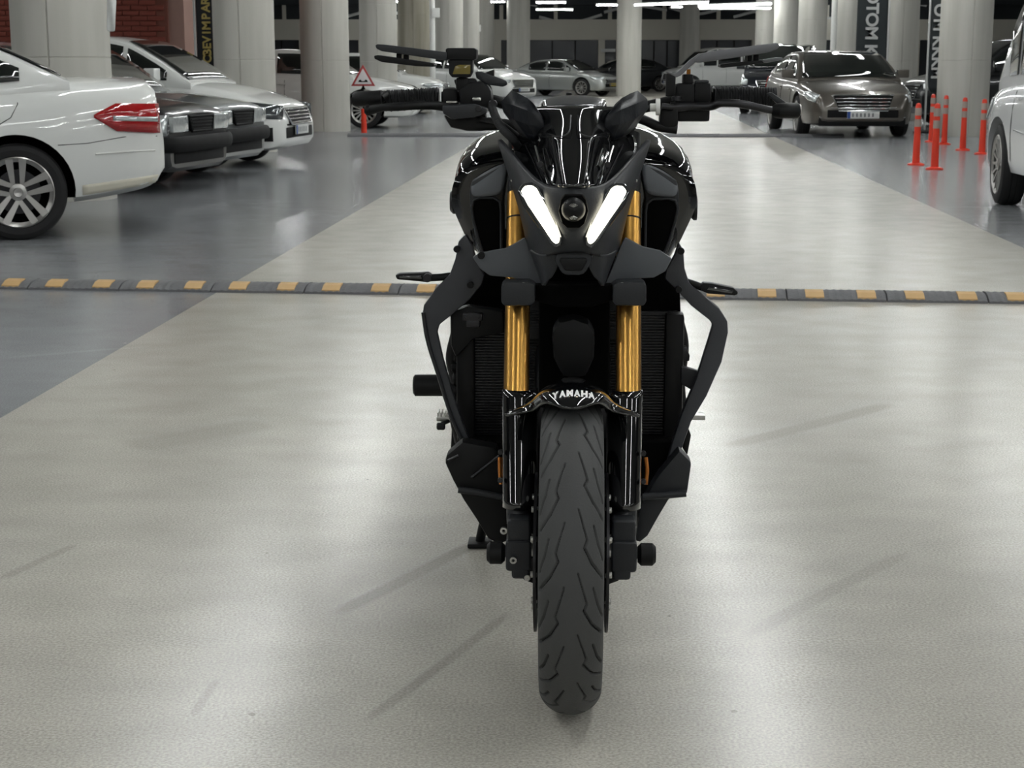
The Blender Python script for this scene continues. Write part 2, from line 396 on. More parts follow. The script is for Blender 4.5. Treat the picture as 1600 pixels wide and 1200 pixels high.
# ------------------------------------------------------------------ columns
def column(u, v, rad, label, m='conc', top=CZ + .1, seam=(.35, 2.2, 4.0), parent=None):
    n = 48; prof = []
    for k in range(n):
        a = 2 * PI * k / n; r = rad
        prof.append((r * math.cos(a), r * math.sin(a)))
    vs = []; fs = []
    pts = []
    for k in range(n):
        a = 2 * PI * k / n
        pts.append((a, rad))
    for s in seam:
        a = -PI / 2 + (s - .35)
        for da, rr in ((-.022, rad), (-.012, rad - .012), (.012, rad - .012), (.022, rad)): pts.append(((a + da) % (2 * PI), rr))
    clean = []
    for a, r_ in sorted(pts):
        if r_ == rad and any(abs(((a + PI / 2 - (s - .35)) + PI) % (2 * PI) - PI) < .0215 for s in seam): continue
        clean.append((a, r_))
    n = len(clean)
    for zz in (0, 1.25, 1.256, 1.262, 2.5, 2.506, 2.512, top):
        g = .006 if zz in (1.256, 2.506) else 0
        for a, r_ in clean: vs.append(((r_ - g) * math.cos(a), (r_ - g) * math.sin(a), zz))
    for i in range(7):
        for k in range(n):
            k2 = (k + 1) % n; fs.append((i * n + k, i * n + k2, (i + 1) * n + k2, (i + 1) * n + k))
    fs.append(tuple(range(n))[::-1]); fs.append(tuple(7 * n + k for k in range(n)))
    o = mesh('column', vs, fs, M[m], None, 25); o.location = LN(u, v); tag(o, label, 'column'); return o
ord_ = ['nearest', 'second', 'third', 'fourth', 'fifth', 'sixth', 'seventh', 'eighth']
for i in range(8):
    v = 15.0 + 7.5 * i
    pxs = [95, 381, 507, 591, 647, 702, 731, 757][i]
    wpx = [147, 94, 75, 58, 50, 43, 36, 30][i]
    Yc = [14.9, 23.0, 30.0, 37.5, 45, 52, 60, 68][i]
    d = Yc * cp + 1.2 * sp_
    c = column(0, 0, wpx / FP * d / 2, f'{ord_[i]} grey concrete column of the left-hand row, counted from the white saloon car', 'conc2' if i in (4,) else 'conc')
    c.location = (W(pxs, 60, Yc).x, Yc, 0)
    if i == 1: colB = c
for i in range(6):
    pxs = [1509, 1403, 1327, 1269, 1228, 1197][i]; Yc = [28.0, 35.5, 43, 50.5, 58, 65.5][i]; d = Yc * cp + 1.2 * sp_
    c = column(0, 0, .43, f'{ord_[i]} grey concrete column of the right-hand row behind the orange posts')
    c.location = (W(pxs, 60, Yc).x, Yc, 0)
for px, Yc, t in ((810, 66, 'far concrete column behind the silver saloon\'s tail'), (983, 62, 'far concrete column right of the silver saloon'), (1077, 78.5, 'far concrete column behind the white van')):
    d = Yc * cp + 1.2 * sp_; c = column(0, 0, .46, t); c.location = (W(px, 60, Yc).x, Yc, 0)
# pale pipes standing against columns
for px, Yc, t in ((676, 44.2, 'tall white pipe beside the fifth left column'), (1301, 41.4, 'tall white pipe beside the third right column')):
    p = W(px, 100, Yc); o = tube('drain_pipe', [Vector((0, 0, 0)), Vector((0, 0, CZ + .1))], .075, M['whiteplastic'], None, 14); o.location = (p.x, p.y, 0); tag(o, t, 'pipe')
for px, py, Yc, par in ((681, 20, 44.12, 'drain_pipe'), (747, 44, 60.0, 'column.006')):
    p = W(px, py, Yc); par = bpy.data.objects[par]; o = box('junction_box', (0, 0, 0), (.2, .12, .24), M['whiteplastic'], par, .01); o.location = p - par.location
# plastic film taped to nearest column
cA = W(172, 20, 14.6)
rows_ = [[Vector((dx + .01 * math.sin(7 * zz), -.02 * math.sin(dx * 60 + zz * 9), zz)) for dx in (-.03, 0, .025, .05)] for zz in (.25, .12, 0, -.1, -.16)]
o = surf('plastic_film', rows_, M['plate'], None, .003, 2); o.location = cA; tag(o, 'scrap of pale plastic film taped to the nearest left column', 'film')
# ------------------------------------------------------------------ ceiling lights
def batten(c, length, rz, label, group, tilt=0):
    t = empty('ceiling_light', c, rz, label, 'light', group)
    box('tube', (0, 0, 0), (.07, length, .05), M['tube'], t, .015)
    box('housing', (0, 0, .055), (.12, length + .06, .05), M['lightgrey'], t, .01)
    for s in (-1, 1): tube('hanger', [Vector((0, s * length * .4, .06)), Vector((0, s * length * .4, CZ - c[2]))], .006, M['dmetal'], t, 6)
    return t
first = None
ord2 = ['first', 'second', 'third', 'fourth', 'fifth', 'sixth', 'seventh', 'eighth', 'ninth', 'tenth', 'eleventh', 'twelfth', 'thirteenth', 'fourteenth']
rowname = {-9.5: 'far left', -3.0: 'left-hand', 1.25: 'middle', 5.0: 'right-hand', 11.5: 'far right'}
for u in (-9.5, -3.0, 1.25, 5.0, 11.5):
    for v in np.arange(-18, 84, 7.5):
        if v > 60 and u in (1.25, 5.0, -3.0) : continue
        p = LN(u, v, 3.9)
        lab = 'fluorescent batten, %s from the near end of the %s row of lights' % (ord2[int((v + 18) / 7.5 + .5)], rowname[u])
        if first is None:
            first = batten(p, 5.6, -LA, lab, 'lane battens'); continue
        r = first.copy(); COL.objects.link(r); r.location = p; r['label'] = lab
        for ch in first.children:
            k = ch.copy(); COL.objects.link(k); k.parent = r
for i, (a, ya, b, yb, D, w) in enumerate(((992, 8, 1106, 1, 60, 'slanting over the dark door'), (1092, 10, 1205, 2, 60, 'slanting above the white van'), (1093, 13, 1204, 14, 64, 'level and just below the slanting one over the white van'),
                             (838, 4, 884, 6, 62, 'above the silver saloon, left one'), (932, 8, 972, 8, 66, 'above the silver saloon, right one'), (767, 3, 789, 3, 66, 'left of the far column behind the silver saloon'), (1049, 11, 1066, 11, 68, 'short one above the dark door'), (895, 15, 838, 14, 73, 'dimly placed behind the others over the silver saloon'))):
    p = W(a, ya, D); q = W(b, yb, D - (2.5 if abs(yb - ya) > 4 else 0)); q.z = p.z
    c = (p + q) / 2; d = q - p
    batten(c, d.length, math.atan2(d.y, d.x) - PI / 2, 'far fluorescent tube, ' + w, 'far battens' if 0 else None)
# ------------------------------------------------------------------ speed bumps
def speed_bump(p0, p1, label, n, wdt, h, detail=True):
    d = p1 - p0; rz = math.atan2(d.y, d.x); t = empty('speed_bump', p0, rz, label, 'speed bump'); L = d.length / n
    w2 = wdt / 2; prof = [(-w2, 0), (-w2, h * .32), (-w2 * .55, h * .86), (-w2 * .2, h), (w2 * .2, h), (w2 * .55, h * .86), (w2, h * .32), (w2, 0)]
    def seg_mesh():
        vs = []; fs = []; xs = [.003]
        k = 26 if detail else 2
        for i in range(k + 1): xs.append(.004 + (L - .008) * i / k)
        for i, x in enumerate(xs):
            g = (.0035 if (i % 2) else 0) if detail else 0
            for y, z in prof: vs.append((x, y * (1 - g), z - (g if z > 0 else 0)))
        m = len(prof)
        for i in range(len(xs) - 1):
            for j in range(m - 1): fs.append((i * m + j, i * m + j + 1, (i + 1) * m + j + 1, (i + 1) * m + j))
        fs.append(tuple(range(m))); fs.append(tuple((len(xs) - 1) * m + j for j in range(m)))
        return vs, fs
    vs, fs = seg_mesh(); sm = None; pm = None
    for i in range(n):
        if sm is None:
            s = mesh('rubber_segment', vs, fs, M['bumprub'], t, 15); sm = s.data
        else: s = link(bpy.data.objects.new('rubber_segment', sm), t)
        s.location = (i * L, 0, 0)
        if detail:
            for q, off in ((0, .28), (1, .80)):
                if pm is None:
                    v2 = []; w = .047
                    for x in (-w, w):
                        for y, z in ((-w2 * .93, h * .42), (-w2 * .55, h * .90), (-w2 * .15, h * 1.02)):
                            v2.append((x, y, z + .004))
                    v2 += [(x, y, z - .012) for x, y, z in v2]
                    f2 = [(0, 1, 4, 3), (1, 2, 5, 4), (0, 3, 9, 6), (2, 8, 11, 5), (0, 6, 7, 1), (1, 7, 8, 2), (3, 4, 10, 9), (4, 5, 11, 10)]
                    pd = mesh('yellow_pad', v2, f2, M['yellowpad'], s, 15); pm = pd.data
                else: pd = link(bpy.data.objects.new('yellow_pad', pm), s)
                pd.location = (L * off, 0, 0)
    return t
g0 = Vector((-3.62, 9.0, 0)); gdir = Vector((5.4, -.56, 0)).normalized()
speed_bump(g0, g0 + gdir * .508 * 15, 'grey rubber speed bump with yellow pads across the lane behind the motorcycle', 15, .26, .042)
a = W(545, 213, 28); a.z = 0; b = W(1310, 211, 28); b.z = 0
a.y = 27.9; b.y = 27.6
speed_bump(a, b, 'thin far speed bump across the lane in front of the parked dark saloon', 16, .3, .05, False)
# ------------------------------------------------------------------ posts
def post(px, py, top, label, group=None):
    v = (py - 600) / FP; D = CH / math.tan(PITCH + math.atan(v)); x = (px - 800) / FP * (D * cp + CH * sp_)
    t = empty('flexible_post', (x, D, 0), 0, label, 'post', group)
    hh = top
    lathe('shaft', [(.02, .001), (.02, .045), (hh * .55, .038), (hh * .93, .036), (hh * .985, .028), (hh, .001)], M['post'], t, 20, 'z')
    lathe('base', [(0, .1), (.015, .1), (.03, .06), (.03, .001)], M['post'], t, 24, 'z')
    for z0, z1 in ((.62, .74), (.80, .92)):
        r = lambda z: .0385
        lathe('reflective_band', [(hh * z0, .036), (hh * z0, .0395), (hh * z1, .0385), (hh * z1, .034)], M['band'], t, 20, 'z')
    return t
post(1431, 258, .74, 'orange flexible post nearest the dark saloon, front left of its cluster')
post(1460, 265, .76, 'orange flexible post standing nearest of all, front right of its cluster')
post(1455, 222, .74, 'orange flexible post at the back, behind the two front posts')
post(1475, 226, .74, 'orange flexible post just left of the big concrete column middle')
post(1504, 235, .74, 'orange flexible post alone before the right half of the concrete column')
post(1534, 241, .74, 'orange flexible post half hidden by the front wheel of the right-hand van')
# warning sign on post
sp = empty('warning_sign', (W(569, 211, 28.4).x, 28.4, 0), 0, 'triangular red-bordered bump warning sign on a short orange post', 'sign')
lathe('post', [(0, .09), (.02, .09), (.03, .05), (.3, .045), (.44, .045), (.45, .001)], M['post'], sp, 20, 'z')
tube('pole', [Vector((0, 0, .4)), Vector((0, 0, 1.1))], .015, M['dmetal'], sp, 10)
tri = lambda s, c, y: [Vector((0, y, c + s * .62)), Vector((s * .56, y, c - s * .36)), Vector((-s * .56, y, c - s * .36))]
plate('sign_border', tri(.37, .96, -.03), .01, M['signred'], sp, .004)
plate('sign_face', tri(.27, .955, -.035), .006, M['signwhite'], sp, .002)
bp_ = [Vector((x, -.038, .893 + z)) for x, z in ((-.085, 0), (-.07, .03), (-.045, .045), (-.02, .018), (.02, .018), (.045, .045), (.07, .03), (.085, 0))]
plate('bump_symbol', bp_, .004, M['black'], sp, 0)
plate('small_arrow', tri(.075, .80, -.03), .006, M['black'], sp, 0)
# ------------------------------------------------------------------ banners
def banner(px0, px1, Y, z0, z1, m, mt, txt, label, size, tx=.5, flip=1, pole='left', up=False):
    x0 = W(px0, 60, Y).x; x1 = W(px1, 60, Y).x; w = x1 - x0
    t = empty('banner', (x0, Y, 0), 0, label, 'banner')
    xs = [0, .25, .5, .75, 1.]
    rws = [[Vector((w * a, .02 * math.sin(a * 5 + zz), zz)) for a in xs] for zz in np.linspace(z0, z1, 7)]
    surf('cloth', rws, m, t, .006, 2)
    px_ = -.02 if pole == 'left' else w + .02
    tube('pole', [Vector((px_, 0, 0)), Vector((px_, 0, z1 + .05))], .018, M['lightgrey'], t, 10)
    lathe('base', [(0, .2), (.03, .2), (.05, .04), (.05, .001)], M['dmetal'], t, 24, 'z', (px_, 0, 0))
    for ch, zc in txt:
        o = link(bpy.data.objects.new('letter', letter_mesh(ch, size, .002, .03 * size, mt)), t); o.rotation_euler = (R(90), (R(90) if not up else R(-90)), 0); o.location = (w * tx, -.035, zc)
    return t
def zl(py, Y): return W(0, py, Y).z
def chs(txt, pys, Y): return [(c, zl(p, Y)) for c, p in zip(txt, pys)]
banner(1338, 1386, 33.4, .55, 3.6, M['banner'], M['lightgrey'], chs('OTOTOMKI', (-55, -35, -5, 13, 31, 52, 78, 97), 33.4), 'dark banner with pale vertical lettering behind the dark saloon roof', .34, .46, pole='right')
banner(1453, 1500, 29.2, .7, 3.4, M['banner'], M['lightgrey'], chs('TOMKKKM', (-8, 16, 39, 64, 81, 97, 114), 29.2), 'dark banner with pale lettering half hidden behind the big right column', .27, .25, pole='left')
banner(307, 350, 24.6, 1.0, 3.6, M['bannerblack'], M['yellowprint'], chs('OBEVIMPARK', (91, 82, 72, 62, 51, 40, 26, 13, 2, -10), 24.6), 'black banner with dull yellow lettering left of the second left column', .17, .40, pole='left', up=True)
# ------------------------------------------------------------------ cars
M['valance'] = mat('dusty_white_paint', 'cdc9b9', .5, var=.08)
def interp(tab, x):
    xs = [p[0] for p in tab]; ys = [p[1] for p in tab]
    if x <= xs[0]: return ys[0]
    if x >= xs[-1]: return ys[-1]
    for i in range(len(xs) - 1):
        if xs[i] <= x <= xs[i + 1]:
            h = xs[i + 1] - xs[i]; t = (x - xs[i]) / h
            def sl(k):
                if k <= 0 or k >= len(xs) - 1:
                    k2 = max(0, min(k, len(xs) - 2)); return (ys[k2 + 1] - ys[k2]) / (xs[k2 + 1] - xs[k2])
                a = (ys[k] - ys[k - 1]) / (xs[k] - xs[k - 1]); b = (ys[k + 1] - ys[k]) / (xs[k + 1] - xs[k])
                return 0 if a * b <= 0 else 2 * a * b / (a + b)
            m0, m1 = sl(i) * h, sl(i + 1) * h
            return (2 * t ** 3 - 3 * t * t + 1) * ys[i] + (t ** 3 - 2 * t * t + t) * m0 + (-2 * t ** 3 + 3 * t * t) * ys[i + 1] + (t ** 3 - t * t) * m1
    return ys[-1]
WHEELS = {}
def wheel_meshes(r, w, style):
    key = (round(r, 3), w, style)
    if key in WHEELS: return WHEELS[key]
    rr = r * (.70 if style != 'steel' else .62)
    prof = [(-w * .36, rr), (-w * .48, rr + .02), (-w * .5, r * .88), (-w * .44, r * .965), (-w * .3, r), (-w * .12, r), (-w * .11, r - .007), (-w * .09, r - .007), (-w * .08, r), (w * .08, r), (w * .09, r - .007), (w * .11, r - .007), (w * .12, r), (w * .3, r), (w * .44, r * .965), (w * .5, r * .88), (w * .48, rr + .02), (w * .36, rr)]
    vs, fs = lathe_data(prof, 56, 'y', True)
    def mk(name, vs, fs, ms):
        me = bpy.data.meshes.new(name); me.from_pydata([tuple(v) for v in vs], [], fs); me.update(); shade(me, 30)
        for m in ms: me.materials.append(m)
        return me
    tyre = mk('tyre', vs, fs, [M['cartyre']])
    # rim: outer side at -y
    V, Fc = lathe_data([(-w * .46, rr - .004), (-w * .50, rr + .006), (-w * .47, rr + .014), (-w * .3, rr + .004), (w * .3, rr + .004), (w * .3, rr - .01), (-w * .3, rr - .02), (-w * .42, rr - .022)], 56, 'y', True)
    V = list(V); Fc = list(Fc)
    def addbox(c, s, ang, taper=1.):
        base = len(V); ca, sa = math.cos(ang), math.sin(ang)
        for dx, dy, dz in ((-1, -1, -1), (1, -1, -1), (1, 1, -1), (-1, 1, -1), (-1, -1, 1), (1, -1, 1), (1, 1, 1), (-1, 1, 1)):
            x = c[0] + dx * s[0] / 2; z = c[2] + dz * s[2] / 2 * (taper if dx > 0 else 1); y = c[1] + dy * s[1] / 2 - (0.0 if dx > 0 else -.02)
            V.append((x * ca - z * sa, y, x * sa + z * ca))
        for f in ((0, 1, 2, 3), (7, 6, 5, 4), (0, 4, 5, 1), (1, 5, 6, 2), (2, 6, 7, 3), (3, 7, 4, 0)): Fc.append(tuple(base + i for i in f))
    if style == 'twin5':
        for k in range(5):
            a = PI / 2 + .02 + k * 2 * PI / 5
            for s in (-1, 1):
                addbox((rr * .57, -w * .42, s * .026), (rr * .86, .03, .026), a + s * .085, 2.0)
    elif style == 'multi':
        for k in range(16): addbox((rr * .56, -w * .40, 0), (rr * .86, .025, .018), k * 2 * PI / 16, 1.4)
    else:
        for k in range(10 if style == 'ten' else 7): addbox((rr * .56, -w * .40, 0), (rr * .86, .03, .032), k * 2 * PI / (10 if style == 'ten' else 7), 1.5)
    hv, hf = lathe_data([(-w * .46, .001), (-w * .49, .03), (-w * .46, .034), (-w * .43, .058), (-w * .2, .06)], 24, 'y'); b0 = len(V); V += list(hv); Fc += [tuple(b0 + i for i in f) for f in hf]
    rim = mk('rim', V, Fc, [M['rim']])
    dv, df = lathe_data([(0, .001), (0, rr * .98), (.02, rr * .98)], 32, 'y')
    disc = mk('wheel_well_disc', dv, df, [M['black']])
    bv, bf = lathe_data([(-.03, .06), (-.03, rr * .66), (-.01, rr * .66), (-.01, .06)], 32, 'y', True)
    brake = mk('brake_disc', bv, bf, [M['dmetal']])
    WHEELS[key] = (tyre, rim, disc, brake); return WHEELS[key]
SEDAN = dict(L=4.86, W=1.85, zb=.2,
    top=[(-2.43, .72), (-2.41, .92), (-2.37, 1.05), (-2.31, 1.085), (-1.8, 1.09), (-1.2, 1.05), (.9, .99), (1.25, .97), (1.8, .90), (2.2, .81), (2.36, .74), (2.42, .66), (2.43, .52)],
    roof=[(-1.80, 1.08), (-1.25, 1.33), (-.75, 1.45), (-.1, 1.475), (.3, 1.44), (.75, 1.27), (1.25, .97)],
    plan=[(-2.43, .78), (-2.38, .86), (-2.2, .94), (-1.7, .99), (0, 1.), (1.5, .985), (2.0, .93), (2.3, .84), (2.43, .70)],
    bot=[(-2.43, .42), (-2.38, .30), (-2.2, .26), (-1.7, .22), (1.7, .2), (2.2, .2), (2.38, .24), (2.43, .3)],
    axr=-1.42, axf=1.45, r=.325, wr=.60,
    win=[(-1.15, .75, [(-1.15, 1.07), (-.8, 1.06), (.75, 1.03)], None)])
def scaled(p, L, H, **kw):
    q = dict(p); f = L / p['L']; zmax = max(z for _, z in p['roof']); g = H / zmax
    q['L'] = L
    for k in ('top', 'roof'): q[k] = [(x * f, z * g) for x, z in p[k]]
    q['plan'] = [(x * f, z) for x, z in p['plan']]; q['bot'] = [(x * f, z) for x, z in p['bot']]
    q['axr'] = p['axr'] * f; q['axf'] = p['axf'] * f; q.update(kw); return q
def car(name, label, p, loc, heading, paint, style='ten', low=False, lights=True, front_details=True, steer=0., seams=True, glass_from=None, plate=True, grille=True, dark_lower=False, brick=None, taillight=None):
    t = empty(name, loc, heading, label, 'van' if 'van' in name else 'car')
    Lh = p['L'] / 2; Wh = p['W'] / 2; top = p['top']; plan = p['plan']; bot = p['bot']; roof = p['roof']
    def ring(x):
        w = Wh * interp(plan, x); zt = interp(top, x); zb = interp(bot, x); h = zt - zb
        return [(0, zb), (w * .80, zb), (w * .955, zb + .05 * h), (w * .985, zb + .16 * h), (w * 1.0, zb + .42 * h), (w * .995, zb + .66 * h), (w * .975, zb + .80 * h), (w * .945, zb + .90 * h), (w * .885, zb + .965 * h), (w * .76, zb + .99 * h), (w * .4, zt + .012), (0, zt + .018)]
    def side(x, z, off=0):
        rg = ring(x)[1:9]
        if z <= rg[0][1]: y = rg[0][0]
        elif z >= rg[-1][1]: y = rg[-1][0]
        else:
            for a, b in zip(rg, rg[1:]):
                if a[1] <= z <= b[1]: y = a[0] + (b[0] - a[0]) * (z - a[1]) / max(1e-6, b[1] - a[1]); break
        return y + off
    n = 30 if low else 64
    xs = [-Lh + 2 * Lh * (.5 - .5 * math.cos(PI * i / n)) * .35 + (2 * Lh * i / n) * .65 - 0 for i in range(n + 1)]
    vs = []; fs = []
    for x in xs:
        rg = ring(x); full = rg + [(-y, z) for y, z in rg[-2:0:-1]]
        vs += [(x, y, z) for y, z in full]
    m = 22
    for i in range(n):
        for j in range(m): fs.append((i * m + j, i * m + (j + 1) % m, (i + 1) * m + (j + 1) % m, (i + 1) * m + j))
    fs.append(tuple(range(m))[::-1]); fs.append(tuple(n * m + j for j in range(m)))
    body = mesh('body', vs, fs, M[paint], None, 40)
    # wheel arches
    bm = bmesh.new(); rad = p['r'] + .055
    for ax in (p['axr'], p['axf']):
        rr = bmesh.ops.create_cone(bm, cap_ends=True, segments=40, radius1=rad, radius2=rad, depth=3, matrix=Matrix.Translation((ax, 0, p['r'] + .01)) @ Matrix.Rotation(PI / 2, 4, 'X'))
    cut = bmobj('cutter', bm, M['trim'])
    md = body.modifiers.new('b', 'BOOLEAN'); md.operation = 'DIFFERENCE'; md.object = cut; md.solver = 'EXACT'
    dg = bpy.context.evaluated_depsgraph_get(); dg.update()
    me = bpy.data.meshes.new_from_object(body.evaluated_get(dg)); body.modifiers.clear(); body.data = me; shade(me, 40)
    cd = cut.data; bpy.data.objects.remove(cut); bpy.data.meshes.remove(cd)
    me.materials.clear(); me.materials.append(M[paint])
    body.parent = t
    box('underbody', (0, 0, p['r'] + .14), (p['L'] * .80, p['W'] * .60, .42), M['black'], t, .03)
    # cabin
    zb0 = roof[0][1]; zmax = max(z for _, z in roof); x0, x1 = roof[0][0], roof[-1][0]
    def zr(x): return interp(roof, x)
    def belt(x): return interp(top, x) - .02
    wrf = p['wr']
    def cs(x, z):      # half width of the cabin at x and height z
        b = belt(x); w = Wh * interp(plan, x) * .93; k = max(0, min(1, (z - b) / (zmax - b))); return w - (w - Wh * wrf / .78 * .93) * k ** 1.25
    k = 20 if low else 40; vs = []; fs = []
    for i in range(k + 1):
        x = x0 + (x1 - x0) * i / k; z1 = max(zr(x), belt(x) + .003); b = belt(x); hgt = z1 - b; e = min(.065, hgt * .5)
        pts = [(cs(x, b - .05), b - .05), (cs(x, b), b)] + [(cs(x, b + (hgt - e) * q), b + (hgt - e) * q) for q in (.33, .66, 1.)]
        wl, zl = pts[-1]
        pts += [(wl - e * .35, z1 - e * .35), (wl - e * 1.1, z1 - e * .05), (wl * .5, z1 + .012), (0, z1 + .018)]
        full = pts + [(-y, z) for y, z in pts[-2::-1]]; vs += [(x, y, z) for y, z in full]
    m = 17
    for i in range(k):
        for j in range(m - 1): fs.append((i * m + j, i * m + j + 1, (i + 1) * m + j + 1, (i + 1) * m + j))
    fs.append(tuple(range(m))); fs.append(tuple(k * m + j for j in range(m)))
    mesh('roof', vs, fs, M[paint], t, 40)
    # windscreens
    def screen(nm, xa, xb, fr=.97):
        rows = []
        for i in range(7):
            x = xa + (xb - xa) * i / 6; z = zr(x); wl = cs(x, z) - .045
            dzx = (zr(x + .02) - zr(x - .02)) / .04; nx = -dzx; nl = math.hypot(nx, 1)
            rows.append([Vector((x + nx / nl * .014, wl * fr * q, z + .014 / nl + .016 * (1 - (abs(q) ** 2)))) for q in (-1, -.75, -.4, 0, .4, .75, 1)])
        surf(nm, rows, M['glass'], t, .006, 0)
    screen('windscreen', p.get('ws0', roof[-3][0] + .08), x1 - .05)
    screen('rear_window', x0 + .06, p.get('rw1', roof[1][0] + .22))
    # side windows
    wins = p.get('windows') or [(x0 + .55, -.30), (-.24, .52), (.58, x1 - .32)]
    for s in (-1, 1):
        for xa, xb in wins:
            lo = []; hi = []
            for i in range(9):
                x = xa + (xb - xa) * i / 8; b = belt(x) + .035; h = max(b + .01, min(zr(x) - .058, zmax - .07))
                if x < roof[1][0]: h = max(b + .01, min(h, zr(x) - .07))
                lo.append((x, b)); hi.append((x, h))
            rows = []
            for q in (0, .33, .66, 1):
                rows.append([Vector((x, s * (cs(x, z0 + (z1 - z0) * q) + .008), z0 + (z1 - z0) * q)) for (x, z0), (_, z1) in zip(lo, hi)])
            surf('side_window', rows, M['glass'], t, .008, 0)
    def side_patch(nm, pts_lo, pts_hi, m, off=.008, sides=(-1, 1), thick=.012, parent=None, n=12):
        o = []
        for s in sides:
            rows = []
            for q in np.linspace(0, 1, 4):
                row = []
                for i in range(n + 1):
                    u = i / n; x = pts_lo[0][0] + (pts_lo[-1][0] - pts_lo[0][0]) * u
                    xh = pts_hi[0][0] + (pts_hi[-1][0] - pts_hi[0][0]) * u
                    def lerp(tb, x):
                        for a, b in zip(tb, tb[1:]):
                            if (a[0] - x) * (b[0] - x) <= 1e-9 and a[0] != b[0]: return a[1] + (b[1] - a[1]) * (x - a[0]) / (b[0] - a[0])
                        return tb[-1][1] if abs(x - tb[-1][0]) < abs(x - tb[0][0]) else tb[0][1]
                    xx = x + (xh - x) * q; zz = lerp(pts_lo, x) + (lerp(pts_hi, xh) - lerp(pts_lo, x)) * q
                    row.append(Vector((xx, s * side(xx, zz, off), zz)))
                rows.append(row)
            o.append(surf(nm, rows, M[m], parent or t, thick, 0))
        return o
    t_side = side_patch
    # seams and sill
    def seam(pts, s, m='trim', r=.004, nm='door_seam', off=.001):
        P = [Vector((x, s * side(x, z, off), z)) for x, z in pts]; tube(nm, P, r, M[m], t, 6)
    if seams:
        for s in (-1, 1):
            seam([(x, z) for x, z in zip([.95] * 8, np.linspace(.30, belt(.95), 8))], s)
            seam([(x, z) for x, z in zip([-.1] * 8, np.linspace(.30, belt(-.1), 8))], s)
    for s in (-1, 1):
        for xx in (.0, .95) if not low else ():
            zz = belt(xx) - .16
            o = box('door_handle', (0, 0, 0), (.16, .03, .025), M[paint], t, .008); o.location = (xx - .15, s * side(xx, zz, .018), zz)
        # mirrors
        xm = x1 - .42; zm = belt(xm) + .07
        bm = bmesh.new(); box_bm(bm, (xm, s * (cs(xm, zm) + .13), zm + .03), (.13, .2, .14)); box_bm(bm, (xm, s * (cs(xm, zm) + .02), zm - .03), (.06, .12, .03)); bevel_all(bm, .045, 4)
        bmobj('door_mirror', bm, M[p.get('mirror', paint)], t) if not p.get('nomirror') else bm.free()
    # front and rear faces
    zf = interp(top, Lh); zfb = interp(bot, Lh); wf = Wh * interp(plan, Lh)
    if front_details:
        hl = p.get('head', ((Lh - .50, Lh - .02), (.60, .66), (.72, .73)))
        (xa, xb), (l0, l1), (h0, h1) = hl
        side_patch('headlight', [(xa, (l0 + h0) / 2 + .02), (xa + .2, l0), (xb, l1 - .02)], [(xa, h0), (xa + .2, h0 + .01), (xb, h1 - .0)] if not p.get('boxy') else [(xa, h0), (xb, h1)], p.get('headmat', 'clearlamp'))
        if p.get('boxy'):
            for s in (-1, 1):
                box('headlight', (Lh + .01, s * (wf - .20), .645), (.05, .36, .15), M['clearlamp'], t, .015)
        if grille:
            gz0, gz1 = p.get('grille', (.50, .72)); gw = p.get('gw', .52)
            gx = Lh + .005
            def gx_at(z):
                x = Lh
                while x > Lh - .4 and interp(top, x) < z + .012: x -= .005
                return x + .004
            fr = [Vector((gx_at(z), y, z)) for y, z in ((-gw, gz1), (-gw * .8, gz0), (gw * .8, gz0), (gw, gz1))]
            plate_o = plate_fn('grille', fr, .03, M['trim'], t, .006, (1, 0, 0))
            loop = [f + Vector((.03, 0, 0)) for f in fr]; tube('grille_frame', loop + [loop[0]], .014, M['trim' if p.get('boxy') else 'chrome'], t, 8)
            for i in range(4):
                z = gz0 + (gz1 - gz0) * (i + .6) / 4.6; w = gw * (.8 + .2 * (z - gz0) / (gz1 - gz0)) - .02
                box('grille_bar', (gx_at(z) + .034, 0, z), (.012, 2 * w, .014), M['trim' if p.get('boxy') else 'chrome'], t, .003)
        box('lower_intake', (Lh - .03, 0, zfb + .10), (.08, wf * 1.75, .13), M['trim'], t, .02)
        box('lower_lip', (Lh - .02, 0, zfb + .195), (.08, wf * 1.6, .018), M['chrome' if paint in ('pbrown',) else 'trim'], t, .005)
        if plate:
            o = box('number_plate', (Lh + .035, 0, p.get('platez', .43)), (.015, .52, .11), M[p.get('platem', 'plate')], t, .003)
            box('plate_blue_strip', (.009, p.get('bside', -1) * .235, 0), (.003, .05, .105), M['blue'], o); o.children[0].location = (Lh + .035, 0, p.get('platez', .43))
            for i in range(6): 
                c = box('plate_character', (Lh + .044, -.17 + i * .065, p.get('platez', .43)), (.002, .03, .06), M['pgrey'], o)
    tl = taillight or ((-Lh + .02, -Lh + .42), (.72, .80), (.96, .98))
    (xa, xb), (l0, l1), (h0, h1) = tl
    side_patch('tail_light', [(xa, l0), (xb - .15, l0 + .02), (xb, (l1 + h1) / 2)], [(xa, h0), (xb - .15, h1), (xb, (l1 + h1) / 2 + .02)], 'redlamp')
    # wheels
    ty, ri, di, br = wheel_meshes(p['r'], .215, style)
    for ax in (p['axf'], p['axr']):
        for s in (-1, 1):
            w = link(bpy.data.objects.new('wheel', ty), t); w.location = (ax, s * (Wh * .985 - .115), p['r'])
            w.rotation_euler = (0, 0, (PI if s > 0 else 0) + (steer if ax == p['axf'] else 0))
            for nm, dm in (('rim', ri), ('hub_plate', di), ('brake_disc', br)):
                link(bpy.data.objects.new(nm, dm), w)
    return t, side_patch, seam, side
plate_fn = plate
def ground(px, py):
    v = (py - 600) / FP; D = CH / math.tan(PITCH + math.atan(v)); return Vector(((px - 800) / FP * (D * cp + CH * sp_), D, 0))
